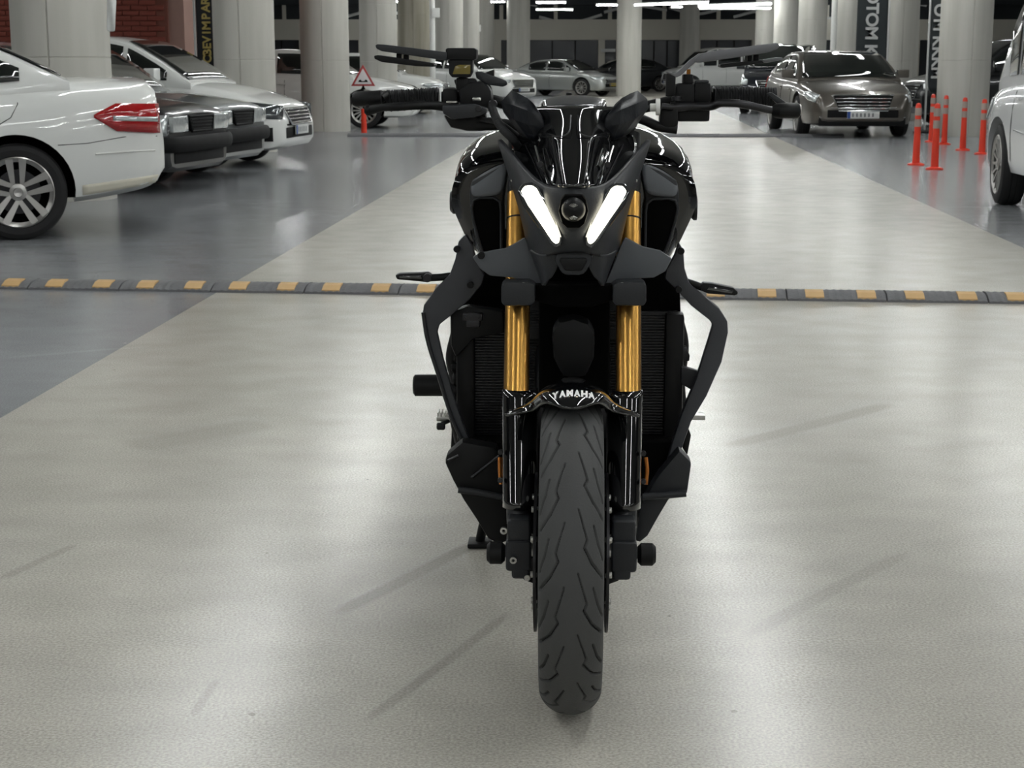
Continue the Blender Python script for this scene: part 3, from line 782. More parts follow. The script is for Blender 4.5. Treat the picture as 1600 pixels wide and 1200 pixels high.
def place(anchor_local, world_pt, heading):
    c, s = math.cos(heading), math.sin(heading); ax, ay = anchor_local
    return Vector((world_pt[0] - (ax * c - ay * s), world_pt[1] - (ax * s + ay * c), 0))
# 1 white saloon, front left of the picture, tail towards the lane
h1 = R(180 + 16)
P1 = dict(SEDAN); P1['windows'] = [(-1.47, -.30), (-.24, .52), (.58, .93)]; P1['r'] = .33
P1['bot'] = [(-2.43, .46), (-2.36, .36), (-2.2, .31), (-1.7, .24), (1.7, .2), (2.2, .2), (2.38, .24), (2.43, .3)]
lc = place((P1['axr'], P1['W'] / 2 - .1), (-3.42, 11.35), h1)
t1, sp1, sm1, sd1 = car('saloon_car', 'large white saloon parked at left, red tail light towards the lane', P1, lc, h1, 'pwhite', 'twin5', taillight=((-2.40, -1.95), (.72, .74), (.925, .93)))
sp1('lower_valance', [(-2.36, .37), (-1.85, .30)], [(-2.38, .43), (-1.85, .37)], 'valance', .003, thick=.006)
sp1('tail_light_stripe', [(-2.39, .80), (-2.08, .815)], [(-2.39, .835), (-2.08, .845)], 'clearlamp', .016, thick=.006)
for s in (-1, 1):
    sm1([(-2.36, .60), (-2.2, .60), (-1.95, .585)], s, 'whiteplastic', .007, 'bumper_strip', .004)
    sm1([(-2.38, .70), (-2.15, .70), (-1.9, .66), (-1.7, .65)], s, 'trim', .003, 'bumper_seam', .0)
    sm1([(-1.44, 1.03), (-1.45, .93), (-1.40, .84), (-1.30, .78), (-1.2, .76)], s, 'trim', .003)
    tube('window_trim', [Vector((x, s * (.80 + .02), 1.095 - .02 * (x + 1.47))) for x in (-1.47, -.9, -.3)], .008, M['chrome'], t1, 8)
# 2 white hatch behind, nose towards lane
P2 = scaled(SEDAN, 4.4, 1.5, W=1.79, head=((1.50, 2.18), (.59, .58), (.77, .72)), headmat='darklamp', windows=[(-1.45, -.55), (-.47, .30), (.36, .86)], grille=(.50, .68), gw=.5, wr=.60, r=.31)
P2['top'] = [(-2.2, .75), (-2.17, .95), (-2.05, 1.05), (-1.6, 1.08), (.7, 1.0), (.95, .99), (1.4, .93), (1.9, .80), (2.12, .70), (2.2, .56)]
P2['roof'] = [(-2.0, 1.06), (-1.5, 1.33), (-.8, 1.48), (-.1, 1.51), (.25, 1.47), (.7, 1.27), (1.15, .98)]
t2, sp2, sm2, sd2 = car('hatchback_car', 'white hatchback with dark headlight band parked behind the large white saloon', P2, place((2.15, 0), (-2.62, 19.95), R(-9)), R(-9), 'pwhite', 'ten')
sp2('fog_intake', [(1.72, .31), (2.1, .31)], [(1.78, .47), (2.1, .47)], 'trim', .006)
# 3 dark old saloon
P3 = scaled(SEDAN, 4.1, 1.38, W=1.62, head=((1.62, 2.03), (.56, .56), (.73, .73)), boxy=True, grille=(.57, .71), gw=.30, r=.30, platez=.47)
P3['plan'] = [(-2.05, .86), (-1.9, .93), (-1.5, .98), (0, 1.), (1.4, .98), (1.85, .94), (2.0, .90), (2.05, .86)]
P3['top'] = [(-2.05, .80), (-2.0, .92), (-1.5, .94), (.8, .90), (1.2, .89), (1.7, .83), (2.0, .77), (2.05, .72)]
P3['roof'] = [(-1.45, .92), (-1.05, 1.25), (-.7, 1.36), (0, 1.39), (.25, 1.36), (.55, 1.2), (.95, .9)]
P3['bot'] = [(-2.05, .3), (1.7, .22), (2.0, .2), (2.05, .24)]
t3, sp3, sm3, sd3 = car('old_saloon_car', 'old dark grey boxy saloon whose nose sticks out behind the white saloon tail', P3, place((2.1, 0), (-2.98, 15.95), R(-12)), R(-12), 'pdark', 'steel')
def bumper(t, P, m='trim'):
    L = P['L'] / 2; w = P['W'] / 2 * .96
    pts = [Vector((L - .35, -w - .03, .46)), Vector((L - .05, -w * .97, .46)), Vector((L + .05, -w * .8, .46)), Vector((L + .08, 0, .46)), Vector((L + .05, w * .8, .46)), Vector((L - .05, w * .97, .46)), Vector((L - .35, w + .03, .46))]
    o = tube('front_bumper', pts, .035, M[m], t, 12, 4, 2.1); return o
bumper(t3, P3)
P4 = dict(P3); P4['nomirror'] = True; P4['platez'] = .46
t4, sp4, sm4, sd4 = car('old_saloon_car', 'old grey boxy saloon squeezed between dark saloon and white hatchback', P4, place((2.1, 0), (-2.86, 17.72), R(-12)), R(-12), 'pgrey', 'steel')
bumper(t4, P4, 'trim')
# 5 long white saloon behind third column
P5 = scaled(SEDAN, 4.65, 1.46, r=.335)
car('saloon_car', 'white saloon seen side on between the second and fourth left columns', P5, (-4.15, 32.1, 0), R(-2), 'pwhite', 'multi')
P6 = scaled(SEDAN, 4.3, 1.45)
car('saloon_car', 'white saloon further back behind the warning sign', P6, (-3.75, 41.2, 0), R(-4), 'pwhite', 'ten', low=True)
# 7 silver-white SUV front three quarter behind left handlebar
SUV = dict(L=4.4, W=1.84, zb=.22, top=[(-2.2, .8), (-2.15, 1.0), (-1.9, 1.08), (.8, 1.06), (1.2, 1.05), (1.8, .97), (2.1, .84), (2.2, .66)],
    roof=[(-2.05, 1.06), (-1.85, 1.4), (-1.4, 1.60), (-.6, 1.67), (.1, 1.66), (.5, 1.55), (1.2, 1.06)], plan=[(-2.2, .84), (-2.1, .92), (-1.6, .98), (0, 1), (1.5, .98), (1.95, .92), (2.1, .86), (2.2, .76)],
    bot=[(-2.2, .4), (-1.7, .25), (1.7, .25), (2.1, .25), (2.2, .36)], axr=-1.3, axf=1.35, r=.34, wr=.66, head=((1.75, 2.17), (.72, .72), (.85, .83)), grille=(.55, .80), gw=.45)
P7 = scaled(SEDAN, 4.4, 1.5)
car('saloon_car', 'pale car with lit roof behind the left handlebar switchgear', P7, place((2.2, 0), (.35, 50.5), R(-38)), R(-38), 'pwhite', 'ten', low=True)
P8 = scaled(SEDAN, 4.35, 1.36, W=1.75, platem='yplate')
car('saloon_car', 'silver saloon parked across the far end above the motorcycle dashboard', P8, place((1.25, -.85), ground(906, 150.5), R(-33)), R(-33), 'psilver', 'ten', low=True)
P8b = scaled(SEDAN, 4.35, 1.42, W=1.75)
car('saloon_car', 'black saloon half hidden behind the silver saloon bonnet', P8b, (5.0, 73, 0), R(-160), 'pdark', 'ten', low=True)
# 9 white van far
VAN = dict(L=4.5, W=1.85, zb=.22, top=[(-2.25, .85), (-2.2, 1.05), (-2.0, 1.12), (.9, 1.10), (1.3, 1.08), (1.85, 1.0), (2.15, .86), (2.25, .62)],
    roof=[(-2.2, 1.1), (-2.12, 1.6), (-1.9, 1.80), (-1.2, 1.86), (.2, 1.86), (.6, 1.76), (1.45, 1.08)], plan=[(-2.25, .88), (-2.15, .95), (-1.6, .99), (0, 1), (1.5, .99), (2.0, .93), (2.15, .86), (2.25, .74)],
    bot=[(-2.25, .4), (-1.7, .26), (1.7, .26), (2.1, .26), (2.25, .36)], axr=-1.35, axf=1.42, r=.335, wr=.74, head=((1.75, 2.22), (.72, .74), (.90, .86)), grille=(.55, .78), gw=.45,
    windows=[(-1.9, -.85), (-.75, .25), (.32, .92)], ws0=.68, rw1=-2.05)
VANB = dict(VAN)
car('small_van', 'pale small van with sliding windows parked at the far end by the dark door', VANB, place((2.25, .3), (6.6, 70.0), R(180 + 14)), R(194), 'pwhite', 'ten', low=True)
# 10 navy car between right handlebar and dark saloon
P10 = dict(SUV)
car('hatchback_car', 'navy car with bright streaks of light behind the right handlebar grip', P10, place((1.4, -.9), ground(1156, 177), R(-104)), R(-104), 'pnavy', 'ten', low=True)
# 11 grey brown luxury saloon facing camera
P11 = scaled(SEDAN, 5.1, 1.42, W=1.90, head=((2.02, 2.46), (.62, .60), (.75, .70)), grille=(.45, .70), gw=.50, r=.34, platez=.38, bside=-1)
g = ground(1326, 206)
t11, sp11, sm11, sd11 = car('saloon_car', 'grey-brown luxury saloon with chrome grille facing the camera at right', P11, place((2.5, 0), (5.72, 27.0), R(-90.5)), R(-90.5), 'pbrown', 'multi')
box('front_apron', (2.475, 0, .27), (.10, 1.42, .15), M['trim'], t11, .03); box('apron_strip', (2.53, 0, .345), (.02, 1.4, .018), M['chrome'], t11, .006)
tube('bonnet_emblem', [Vector((2.3, 0, .80)), Vector((2.3, 0, .86))], .006, M['chrome'], t11, 8)
# 12 dark car behind right columns
P12 = dict(SUV)
car('hatchback_car', 'dark car nosing out between the two big right-hand columns', P12, place((2.2, 0), (7.75, 32.3), R(186)), R(186), 'pdark', 'ten', low=True)
# 13 right foreground van
h13 = R(90 - 2)
P13 = dict(VAN); P13['windows'] = [(-1.9, -.85), (-.75, .30), (.36, .78)]; P13['r'] = .345; P13['nomirror'] = True
P13['roof'] = [(-2.2, 1.1), (-2.12, 1.6), (-1.9, 1.82), (-1.2, 1.90), (.5, 1.90), (.95, 1.80), (1.72, 1.10)]; P13['ws0'] = 1.02
P13['windows'] = [(-1.9, -.85), (-.75, .30), (.36, .95), (1.03, 1.30)]
t13, sp13, sm13, sd13 = car('family_van', 'pearl white people carrier cut off by the right edge of the picture', P13, place((P13['axf'], .9), (4.20, 14.25), h13), h13, 'pvan', 'multi', steer=R(-5))
for s in (-1, 1):
    sm13([(.0, .62), (.5, .64), (.85, .66)], s, 'chrome', .006, 'side_strip', .003)
# ------------------------------------------------------------------ the motorcycle
mc = empty('motorcycle', BLOC, -BA, 'black naked motorcycle with golden fork tubes facing the camera, headlights on', 'motorcycle')
def BP(lst, y=None):
    return [B(p[0], p[1], p[2] if len(p) > 2 else y) for p in lst]
def pl(name, pts, y, depth, m, bev=.003, mirror=False, parent=None):
    return plate(name, BP(pts, y), depth, M[m], parent or mc, bev, (0, 1, 0), mirror)
def bt(name, pts, r, m, curve=6, seg=14, parent=None, squash=1.):
    return tube(name, BP(pts), r, M[m], parent or mc, seg, curve, squash)
def bx(name, px0, py0, px1, py1, y, depth, m, bev=.004, parent=None, rot=0):
    a = B(px0, py0, y); b = B(px1, py1, y); c = (a + b) / 2; c.y = y + depth / 2
    return box(name, c, (abs(b.x - a.x), depth, abs(b.z - a.z)), M[m], parent or mc, bev, Matrix.Rotation(R(rot), 3, 'Y') if rot else None)
def cyl(name, c, r, length, axis, m, parent=None, seg=28, bev=.15):
    h = length / 2; k = r * bev
    return lathe(name, [(-h, .0005), (-h, r - k), (-h + k, r), (h - k, r), (h, r - k), (h, .0005)], M[m], parent or mc, seg, axis, c)
# --- front tyre with real grooves
def tyre_mesh(name, Rw, half, centre, groove=True, m='tyre', parent=None, dense=1320, ns=120):
    # cross-section: rounded crown; s is arc length from the middle
    prof = []; crown = Rw - .0; 
    N = ns
    smax = half * 1.42
    def sec(s):
        q = s / smax; a = q * R(78); rc = smax / R(78)          # circular crown arc
        return rc * math.sin(a) * (half / (rc * math.sin(R(78)))), -rc * (1 - math.cos(a)) * .86, a
    S = np.linspace(-smax, smax, N + 1)
    unit = 2 * PI * Rw / 17
    lines = []
    for sg, off in ((-1, 0.0), (1, -.024)):
        for k in range(-1, 18):
            t0 = k * unit + off
            main = [(0, -.012, .0010), (.054, -.029, .0016), (.067, -.0235, .0019), (.095, -.040, .0024), (.122, -.068, .0030)]
            sec2 = [(.028, -.043, .0018), (.060, -.054, .0024), (.088, -.070, .0028)]
            for L in (main, sec2): lines.append([(t0 + t, (s if sg < 0 else -s), w) for t, s, w in L])
    nt = dense; T = np.arange(nt) * (2 * PI * Rw / nt)
    depth = np.zeros((nt, N + 1))
    ds = S[1] - S[0]; dt = T[1] - T[0]; per = 2 * PI * Rw
    if groove:
        for L in lines:
            for (ta, sa, wa), (tb, sb, wb) in zip(L, L[1:]):
                i0 = int(math.floor((min(ta, tb) - .006) / dt)); i1 = int(math.ceil((max(ta, tb) + .006) / dt))
                j0 = max(0, int((min(sa, sb) - .006 - S[0]) / ds)); j1 = min(N, int((max(sa, sb) + .006 - S[0]) / ds) + 1)
                ii = np.arange(i0, i1 + 1); jj = np.arange(j0, j1 + 1)
                tt, ss = np.meshgrid(ii * dt, S[jj], indexing='ij')
                vx, vy = tb - ta, sb - sa; q = np.clip(((tt - ta) * vx + (ss - sa) * vy) / (vx * vx + vy * vy), 0, 1)
                dd = np.hypot(tt - ta - q * vx, ss - sa - q * vy); w = wa + (wb - wa) * q
                g = np.clip((w - dd) / .0008 + .5, 0, 1) * .005
                sub = depth[np.ix_(ii % nt, jj)]; depth[np.ix_(ii % nt, jj)] = np.maximum(sub, g)
    cs_ = [sec(s) for s in S]
    X = np.array([c[0] for c in cs_]); DR = np.array([c[1] for c in cs_]); A = np.array([c[2] for c in cs_])
    th = T / Rw                                                    # angle grows downwards at the front
    RR = Rw + DR[None, :] - depth * np.cos(A)[None, :]; XX = X[None, :] - depth * np.sin(A)[None, :]
    # add side walls
    side = [(half * .97, -.045 - .03), (half * .80, -.10)]
    cols_x = [np.full((nt, 1), -side[1][0]), np.full((nt, 1), -side[0][0]), XX, np.full((nt, 1), side[0][0]), np.full((nt, 1), side[1][0])]
    cols_r = [np.full((nt, 1), Rw + side[1][1]), np.full((nt, 1), Rw + side[0][1]), RR, np.full((nt, 1), Rw + side[0][1]), np.full((nt, 1), Rw + side[1][1])]
    XX = np.hstack(cols_x); RR = np.hstack(cols_r); dep = np.hstack([np.zeros((nt, 2)), depth, np.zeros((nt, 2))])
    ct = np.cos(th)[:, None]; st = np.sin(th)[:, None]
    Y = -RR * st; Z = RR * ct
    V = np.stack([XX, Y, Z], -1).reshape(-1, 3) + np.array(centre)[None, :]
    nc = XX.shape[1]; i = np.arange(nt)[:, None]; j = np.arange(nc - 1)[None, :]; i2 = (i + 1) % nt
    F = np.stack([i * nc + j, i * nc + j + 1, i2 * nc + j + 1, i2 * nc + j], -1).reshape(-1, 4)
    me = bpy.data.meshes.new(name); me.vertices.add(len(V)); me.vertices.foreach_set('co', V.ravel())
    me.loops.add(F.size); me.loops.foreach_set('vertex_index', F.ravel().astype(np.int32)); me.polygons.add(len(F))
    me.polygons.foreach_set('loop_start', (np.arange(len(F)) * 4).astype(np.int32)); me.polygons.foreach_set('loop_total', np.full(len(F), 4, np.int32))
    me.materials.append(M[m]); me.materials.append(M['groove'])
    fd = np.minimum.reduce([dep[i, j], dep[i, j + 1], dep[i2, j], dep[i2, j + 1]]).ravel() > .0042
    me.polygons.foreach_set('material_index', fd.astype(np.int32)); me.polygons.foreach_set('use_smooth', (~fd))
    me.update(); me.validate(); return link(bpy.data.objects.new(name, me), parent)
FR = .300
ft = tyre_mesh('front_tyre', FR, .0570, (0, 0, FR), True, 'tyre', mc)
def rim_parts(parent, R_, hw, cy, cz, nm='wheel_rim'):
    vs, fs = lathe_data([(-hw, R_ + .004), (-hw - .004, R_ - .012), (-hw + .012, R_ - .022), (0, R_ - .035), (hw - .012, R_ - .022), (hw + .004, R_ - .012), (hw, R_ + .004), (hw - .006, R_), (0, R_ - .018), (-hw + .006, R_)], 64, 'x', True)
    o = mesh(nm, [Vector(v) + Vector((0, cy, cz)) for v in vs], fs, M['dark'], parent, 30)
    for k in range(5):
        for s in (-1, 1):
            a = k * 2 * PI / 5 + s * .14; b = k * 2 * PI / 5 + s * .26
            tube('spoke', [Vector((0, cy + .035 * math.sin(a), cz + .035 * math.cos(a))), Vector((0, cy + (R_ - .03) * math.sin(b), cz + (R_ - .03) * math.cos(b)))], .011, M['dark'], o, 8)
    cyl('hub', Vector((0, cy, cz)), .04, .11, 'x', 'dark', o)
    return o
rim_parts(mc, .222, .045, 0, .30)
for s in (-1, 1):
    vs, fs = lathe_data([(-.0025, .105), (-.0025, .149), (.0025, .149), (.0025, .105)], 72, 'x', True)
    bd = mesh('brake_disc', [Vector(v) + Vector((s * .066, 0, .30)) for v in vs], fs, M['dmetal'], mc, 30)
    vs, fs = lathe_data([(-.003, .05), (-.003, .106), (.003, .106), (.003, .05)], 48, 'x', True)
    mesh('disc_carrier', [Vector(v) + Vector((s * .064, 0, .30)) for v in vs], fs, M['dark'], bd, 30)
    for k in range(10):
        a = k * 2 * PI / 10 + .2
        cyl('disc_rivet', Vector((s * .068, .103 * math.sin(a), .30 + .103 * math.cos(a))), .006, .012, 'x', 'metal', bd, 10)
    cyl('hub_spacer', Vector((s * .071, 0, .30)), .016, .012, 'x', 'metal', mc, 20)
    # caliper behind the leg
    bm = bmesh.new(); box_bm(bm, (s * .075, .095, .36), (.06, .05, .11), Matrix.Rotation(R(-25), 3, 'X')); bevel_all(bm, .012, 3); cal = bmobj('brake_caliper', bm, M['dark'], mc)
    for q in (-.025, .025): cyl('caliper_piston_cap', Vector((s * .108, .095 + q * .4, .36 + q)), .014, .008, 'x', 'dmetal', cal, 16)
    # caliper bracket hanging low beside the disc
    pts = [Vector((s * .060, -.02, .30)), Vector((s * .095, -.02, .285)), Vector((s * .098, -.02, .262)), Vector((s * .088, -.02, .250)), Vector((s * .070, -.02, .243)), Vector((s * .062, -.02, .246))]
    plate('caliper_bracket', pts, .02, M['dark'], mc, .003)
# --- fork
FX_ = .1085
def fax(z): return (z - .30) * .47 + .012
for s in (-1, 1):
    P = lambda z, dx=0, dy=0: Vector((s * (FX_ + dx), fax(z) + dy, z))
    cyl_ = lambda nm, z0, z1, r, m, par=mc, seg=36: tube(nm, [P(z0), P(z1)], r, M[m], par, seg)
    up = cyl_('fork_tube', .555, .945, .0245, 'gold'); cyl_('fork_top', .94, 1.06, .024, 'dark')
    cyl_('fork_ring', .895, .898, .0252, 'dark', up)
    cyl_('dust_seal', .535, .558, .0262, 'dark')
    cyl_('fork_slider', .40, .54, .0205, 'metal')
    tube('fork_lower', [P(.445, -.004), P(.345, -.009)], .023, M['satin'], mc, 36)
    bm = bmesh.new(); box_bm(bm, (s * (FX_ - .010), .004, .298), (.048, .06, .06)); box_bm(bm, (s * (FX_ - .011), .006, .335), (.044, .05, .065)); box_bm(bm, (s * (FX_ - .014), -.01, .268), (.034, .03, .03)); bevel_all(bm, .008, 3); bmobj('axle_clamp', bm, M['satin'], mc)
    cyl('axle_slider', Vector((s * (FX_ + .033), .0, .297)), .0215, .034, 'x', 'dark', None, 28, .3)
    tube('axle_bolt', [Vector((s * .09, 0, .30)), Vector((s * .135, 0, .30))], .012, M['dmetal'], mc, 16)
# pinch bolt rings
for px, py, y in ((802, 875, -.035), (787, 829, -.02), (818, 446, .14), (818, 463, .14), (972, 463, .14), (972, 446, .14)):
    c = B(px, py, y); o = lathe('bolt_ring', [(-.004, .003), (-.004, .0065), (.004, .0065), (.004, .003)], M['metal'], mc, 18, 'y', c, True)
c = B(824, 902, -.02); cyl('bracket_bolt', c, .006, .012, 'y', 'metal', None, 14)
# --- fork guards (glossy, part of the mudguard)
for nm, pts in (('fork_guard', [(783, 655, -.02), (786, 644, -.01), (800, 640, -.03), (826, 637, -.06), (838, 648, -.06), (841, 700, -.05), (840, 770, -.03), (832, 790, -.02), (812, 792, -.02), (794, 782, -.0), (786, 765, 0), (784, 710, 0)]),
                ('fork_guard', [(1008, 650, -.02), (1004, 640, -.01), (992, 634, -.03), (966, 632, -.06), (952, 645, -.06), (951, 700, -.05), (960, 765, -.03), (970, 780, -.02), (985, 790, -.02), (1000, 785, -.0), (1005, 768, 0), (1008, 710, 0)])):
    cpts = BP(pts); xc = sum(p.x for p in cpts) / len(cpts)
    rows = []
    s = -1 if xc < 0 else 1
    for z in np.linspace(.585, .375, 9):
        q = (z - .375) / .21; wdt = .034 if z > .42 else .034 - .012 * (.42 - z) / .045
        xc_ = s * (FX_ - .007 - .003 * (1 - q)); yy = fax(z)
        row = []
        for a in np.linspace(-105, 105, 9):
            rr = .034 + .002 * q
            row.append(Vector((xc_ + s * rr * math.sin(R(a)) * .92, yy - rr * math.cos(R(a)) * (1.0), z)))
        rows.append(row)
    surf(nm, rows, M['gloss'], mc, .005, 1)
    cyl('guard_bolt', Vector((s * (FX_ + .027), fax(.47) - .022, .475)), .005, .01, 'y', 'dmetal', None, 12)
    cyl('guard_bolt', Vector((s * (FX_ + .027), fax(.43) - .022, .425)), .005, .01, 'y', 'dmetal', None, 12)
# --- front mudguard
rows = [[(896, 641, -.125), (877, 638, -.118), (859, 630, -.10), (846, 630, -.07), (834, 644, -.035), (808, 646, -.03), (788, 650, -.02)],
        [(896, 625, -.115), (874, 622, -.105), (854, 615, -.08), (842, 620, -.05), (829, 636, -.02), (806, 641, -.02), (789, 647, -.01)],
        [(896, 606, -.075), (872, 606, -.065), (853, 608, -.045), (841, 616, -.02), (828, 632, .0), (806, 640, .0), (790, 645, .005)],
        [(896, 591, -.01), (872, 596, .0), (855, 604, .01), (842, 613, .02), (829, 628, .03), (808, 638, .03), (794, 643, .035)],
        [(896, 587, .06), (874, 592, .06), (856, 601, .065), (844, 613, .07), (834, 630, .07), (818, 640, .07), (804, 648, .07)],
        [(896, 597, .16), (874, 602, .16), (856, 612, .16), (846, 625, .16), (842, 640, .15), (836, 650, .15), (830, 660, .15)]]
fend = surf('front_mudguard', [BP(r) for r in rows], M['gloss'], mc, .004, 2, sym=True)
# lettering bent on to the mudguard
dg = bpy.context.evaluated_depsgraph_get(); dg.update()
def project(px, py, off=.0015):
    d = (BROT @ ray(px, py)).normalized(); o0 = Vector((0, -BD, CH))
    ok, loc, nrm, idx = fend.ray_cast(o0, d, depsgraph=dg)
    return loc - d * off if ok else None
for k, ch in enumerate('YAMAHA'):
    me = text_mesh(ch, 1.0, .05, .065); bm = bmesh.new(); bm.from_mesh(me)
    bmesh.ops.triangulate(bm, faces=bm.faces); bmesh.ops.subdivide_edges(bm, edges=bm.edges, cuts=2, use_grid_fill=True)
    hs = [v.co.x for v in bm.verts]; hx = (min(hs) + max(hs)) / 2; ws = (max(hs) - min(hs)) / 2; vy = [v.co.y for v in bm.verts]; hy = (min(vy) + max(vy)) / 2; wy = (max(vy) - min(vy)) / 2
    cx_ = 867.5 + k * 11.4 * 1.0
    for v in bm.verts:
        px = cx_ + (v.co.x - hx) / ws * 5.1; u = (px - 896) / 34; py = 614.0 + 5.5 * u * u - (v.co.y - hy) / wy * 5.2
        p = project(px, py, .0015 if v.co.z < 0 else .003)
        v.co = p if p is not None else B(px, py, -.11)
    bm.to_mesh(me); bm.free(); me.materials.clear(); me.materials.append(M['white']); link(bpy.data.objects.new('letter', me), fend)
# --- lower triple clamp
pl('lower_fork_clamp', [(783, 446), (788, 441), (826, 441), (836, 446), (836, 472), (830, 478), (788, 478), (783, 473)], .135, .06, 'satin', .006)
pl('lower_fork_clamp', [(1010, 446), (1005, 441), (966, 441), (957, 446), (957, 472), (963, 478), (1005, 478), (1010, 473)], .135, .06, 'satin', .006)
pl('steering_stem_plate', [(836, 444), (870, 448), (925, 448), (957, 444), (957, 470), (925, 480), (870, 480), (836, 470)], .165, .05, 'black', .006)
pl('horn_cover', [(862, 520), (872, 503), (896, 498), (920, 505), (930, 524), (928, 560), (915, 590), (880, 590), (865, 560)], .22, .08, 'dark', .012)
# --- upper yoke, bar clamps and stem
bx('upper_fork_clamp', 800, 190, 992, 205, .37, .07, 'satin', .008)
bx('bar_clamp', 845, 160, 868, 192, .41, .05, 'dark', .008); bx('bar_clamp', 925, 160, 948, 192, .41, .05, 'dark', .008)
# --- headlight unit and nose
rows = [[(896, 292, .055), (876, 293, .06), (858, 292, .075), (838, 280, .12), (812, 252, .19), (786, 222, .28), (776, 210, .33)],
        [(896, 306, .045), (874, 307, .05), (852, 308, .065), (832, 300, .10), (814, 288, .15), (802, 275, .22), (794, 265, .30)],
        [(896, 340, .04), (874, 342, .045), (858, 345, .06), (836, 338, .09), (822, 330, .13), (814, 325, .20), (812, 322, .28)],
        [(896, 374, .045), (876, 377, .05), (866, 380, .06), (846, 375, .09), (830, 368, .13), (821, 360, .19), (820, 358, .26)],
        [(896, 392, .06), (878, 394, .065), (868, 396, .07), (852, 402, .095), (838, 400, .13), (828, 392, .18), (826, 388, .24)]]
surf('headlight_housing', [BP(r) for r in rows], M['satin'], mc, .006, 2, sym=True)
# spurs below the housing, ending in the pointed chin tips
surf('chin_spur', [BP(r) for r in ([(868, 392, .075), (852, 398, .09), (838, 396, .12), (826, 384, .17)], [(874, 410, .085), (860, 416, .09), (848, 416, .11), (838, 412, .15)], [(870, 420, .09), (860, 426, .092), (852, 432, .10), (846, 436, .13)], [(862, 432, .095), (856, 438, .095), (851, 445, .10), (849, 448, .11)])], M['satin'], mc, .006, 2, mirror=True)
pl('chin_panel', [(868, 398), (876, 394), (916, 394), (924, 398), (925, 408), (915, 426), (908, 430), (884, 430), (877, 426), (867, 408)], .075, .06, 'satin', .006)
pl('chin_inset', [(876, 403), (916, 403), (918, 408), (909, 423), (883, 423), (874, 408)], .071, .01, 'dark', .003)
for sx in (0,):
    pl('light_strip', [(814, 299, .078), (820, 291, .078), (831, 290, .074), (838, 295, .070), (847, 312, .060), (865, 347, .042), (873, 368, .034), (874, 378, .034), (869, 382, .034), (863, 377, .036), (845, 350, .048), (824, 319, .068)], .062, .03, 'drl', .004, mirror=True)
pl('light_bezel', [(808, 298, .088), (817, 286, .088), (833, 285, .082), (842, 292, .076), (852, 312, .066), (870, 348, .046), (878, 370, .040), (877, 384, .040), (868, 388, .040), (857, 381, .044), (838, 352, .058), (817, 322, .078)], .070, .03, 'lens', .005, mirror=True)
pl('lamp_surround', [(876, 312), (882, 304), (910, 304), (916, 312), (920, 330), (914, 350), (906, 357), (886, 357), (878, 350), (872, 330)], .026, .03, 'black', .006)
c = B(896, 328, .020); lathe('projector_lens', [(-.012, .0005), (-.010, .010), (-.005, .017), (.0, .021), (.01, .023), (.02, .023)], M['dark'], mc, 36, 'y', c)
for k in range(7):
    a = R(-60 + 20 * k); 
    for s_, cy_ in ((1, .006), (-1, -.010)):
        p = c + Vector((0, -.0135, cy_)); q = p + Vector((math.sin(a) * .009, 0, s_ * math.cos(a) * .007))
        tube('lens_facet', [p, q], .0006, M['metal'], mc, 5)
# --- gloss nose cowl with ridges
rows = [[(896, 167, .205), (880, 167, .208), (860, 167, .235), (824, 167, .285)],
        [(896, 184, .178), (884, 185, .182), (862, 190, .215), (828, 194, .262)],
        [(896, 208, .148), (882, 209, .153), (860, 211, .19), (840, 211, .235)],
        [(896, 240, .105), (878, 241, .11), (863, 243, .14), (854, 248, .18)],
        [(896, 270, .065), (880, 271, .07), (868, 272, .095), (861, 276, .13)],
        [(896, 292, .045), (882, 293, .05), (876, 293, .065), (870, 295, .08)]]
surf('nose_cowl', [BP(r) for r in rows], M['gloss'], mc, .004, 2, sym=True)
rows = [[(874, 212, .155), (862, 210, .175), (850, 206, .21), (843, 206, .24)],
        [(876, 240, .115), (866, 242, .135), (855, 245, .165), (838, 238, .22)],
        [(880, 270, .075), (872, 272, .085), (862, 275, .11), (845, 268, .17)],
        [(884, 292, .052), (876, 293, .058), (868, 293, .07), (856, 290, .11)]]
surf('cowl_side_panel', [BP(r) for r in rows], M['gloss'], mc, .004, 2, mirror=True)
rows = [[(848, 214, .23), (836, 208, .26), (820, 205, .30), (806, 208, .34)],
        [(848, 245, .19), (832, 240, .22), (818, 232, .27), (798, 228, .32)],
        [(852, 272, .13), (838, 268, .17), (822, 258, .22), (806, 248, .27)],
        [(862, 293, .08), (846, 288, .12), (834, 280, .16), (822, 270, .20)]]
surf('cowl_outer_panel', [BP(r) for r in rows], M['gloss'], mc, .004, 2, mirror=True)
for sgn in (1, -1):
    def mir(P): return [Vector((p.x * sgn, p.y, p.z)) for p in P]
    for pts in ([(863, 214, .165), (868, 250, .11), (876, 291, .05)], [(863, 214, .165), (880, 212, .145), (890, 204, .14), (892, 180, .17)], [(838, 230, .205), (850, 268, .14), (862, 293, .078)], [(820, 225, .26), (838, 262, .17), (850, 290, .10)]):
        tube('cowl_edge', catmull(mir(BP(pts)), 6), .0013, M['dmetal'], mc, 6)
    # screw posts below the flags
    tube('screw_stem', mir(BP([(836, 228, .20), (843, 254, .15)])), .0018, M['metal'], mc, 8)
    cc = mir([B(844, 257, .145)])[0]; cyl('screw_head', cc, .006, .008, 'y', 'dmetal', None, 16)
    # little perforated vents beside the forks
    pp = mir(BP([(796, 256, .26), (806, 250, .255), (807, 284, .25), (803, 288, .25)])); plate('side_vent', pp, .01, M['dark'], mc, .002)
    for k in range(5):
        cc = mir([B(800 + (k % 2) * 4, 258 + 6 * k, .25)])[0]; cyl('vent_stud', cc, .0028, .006, 'y', 'metal', None, 8)
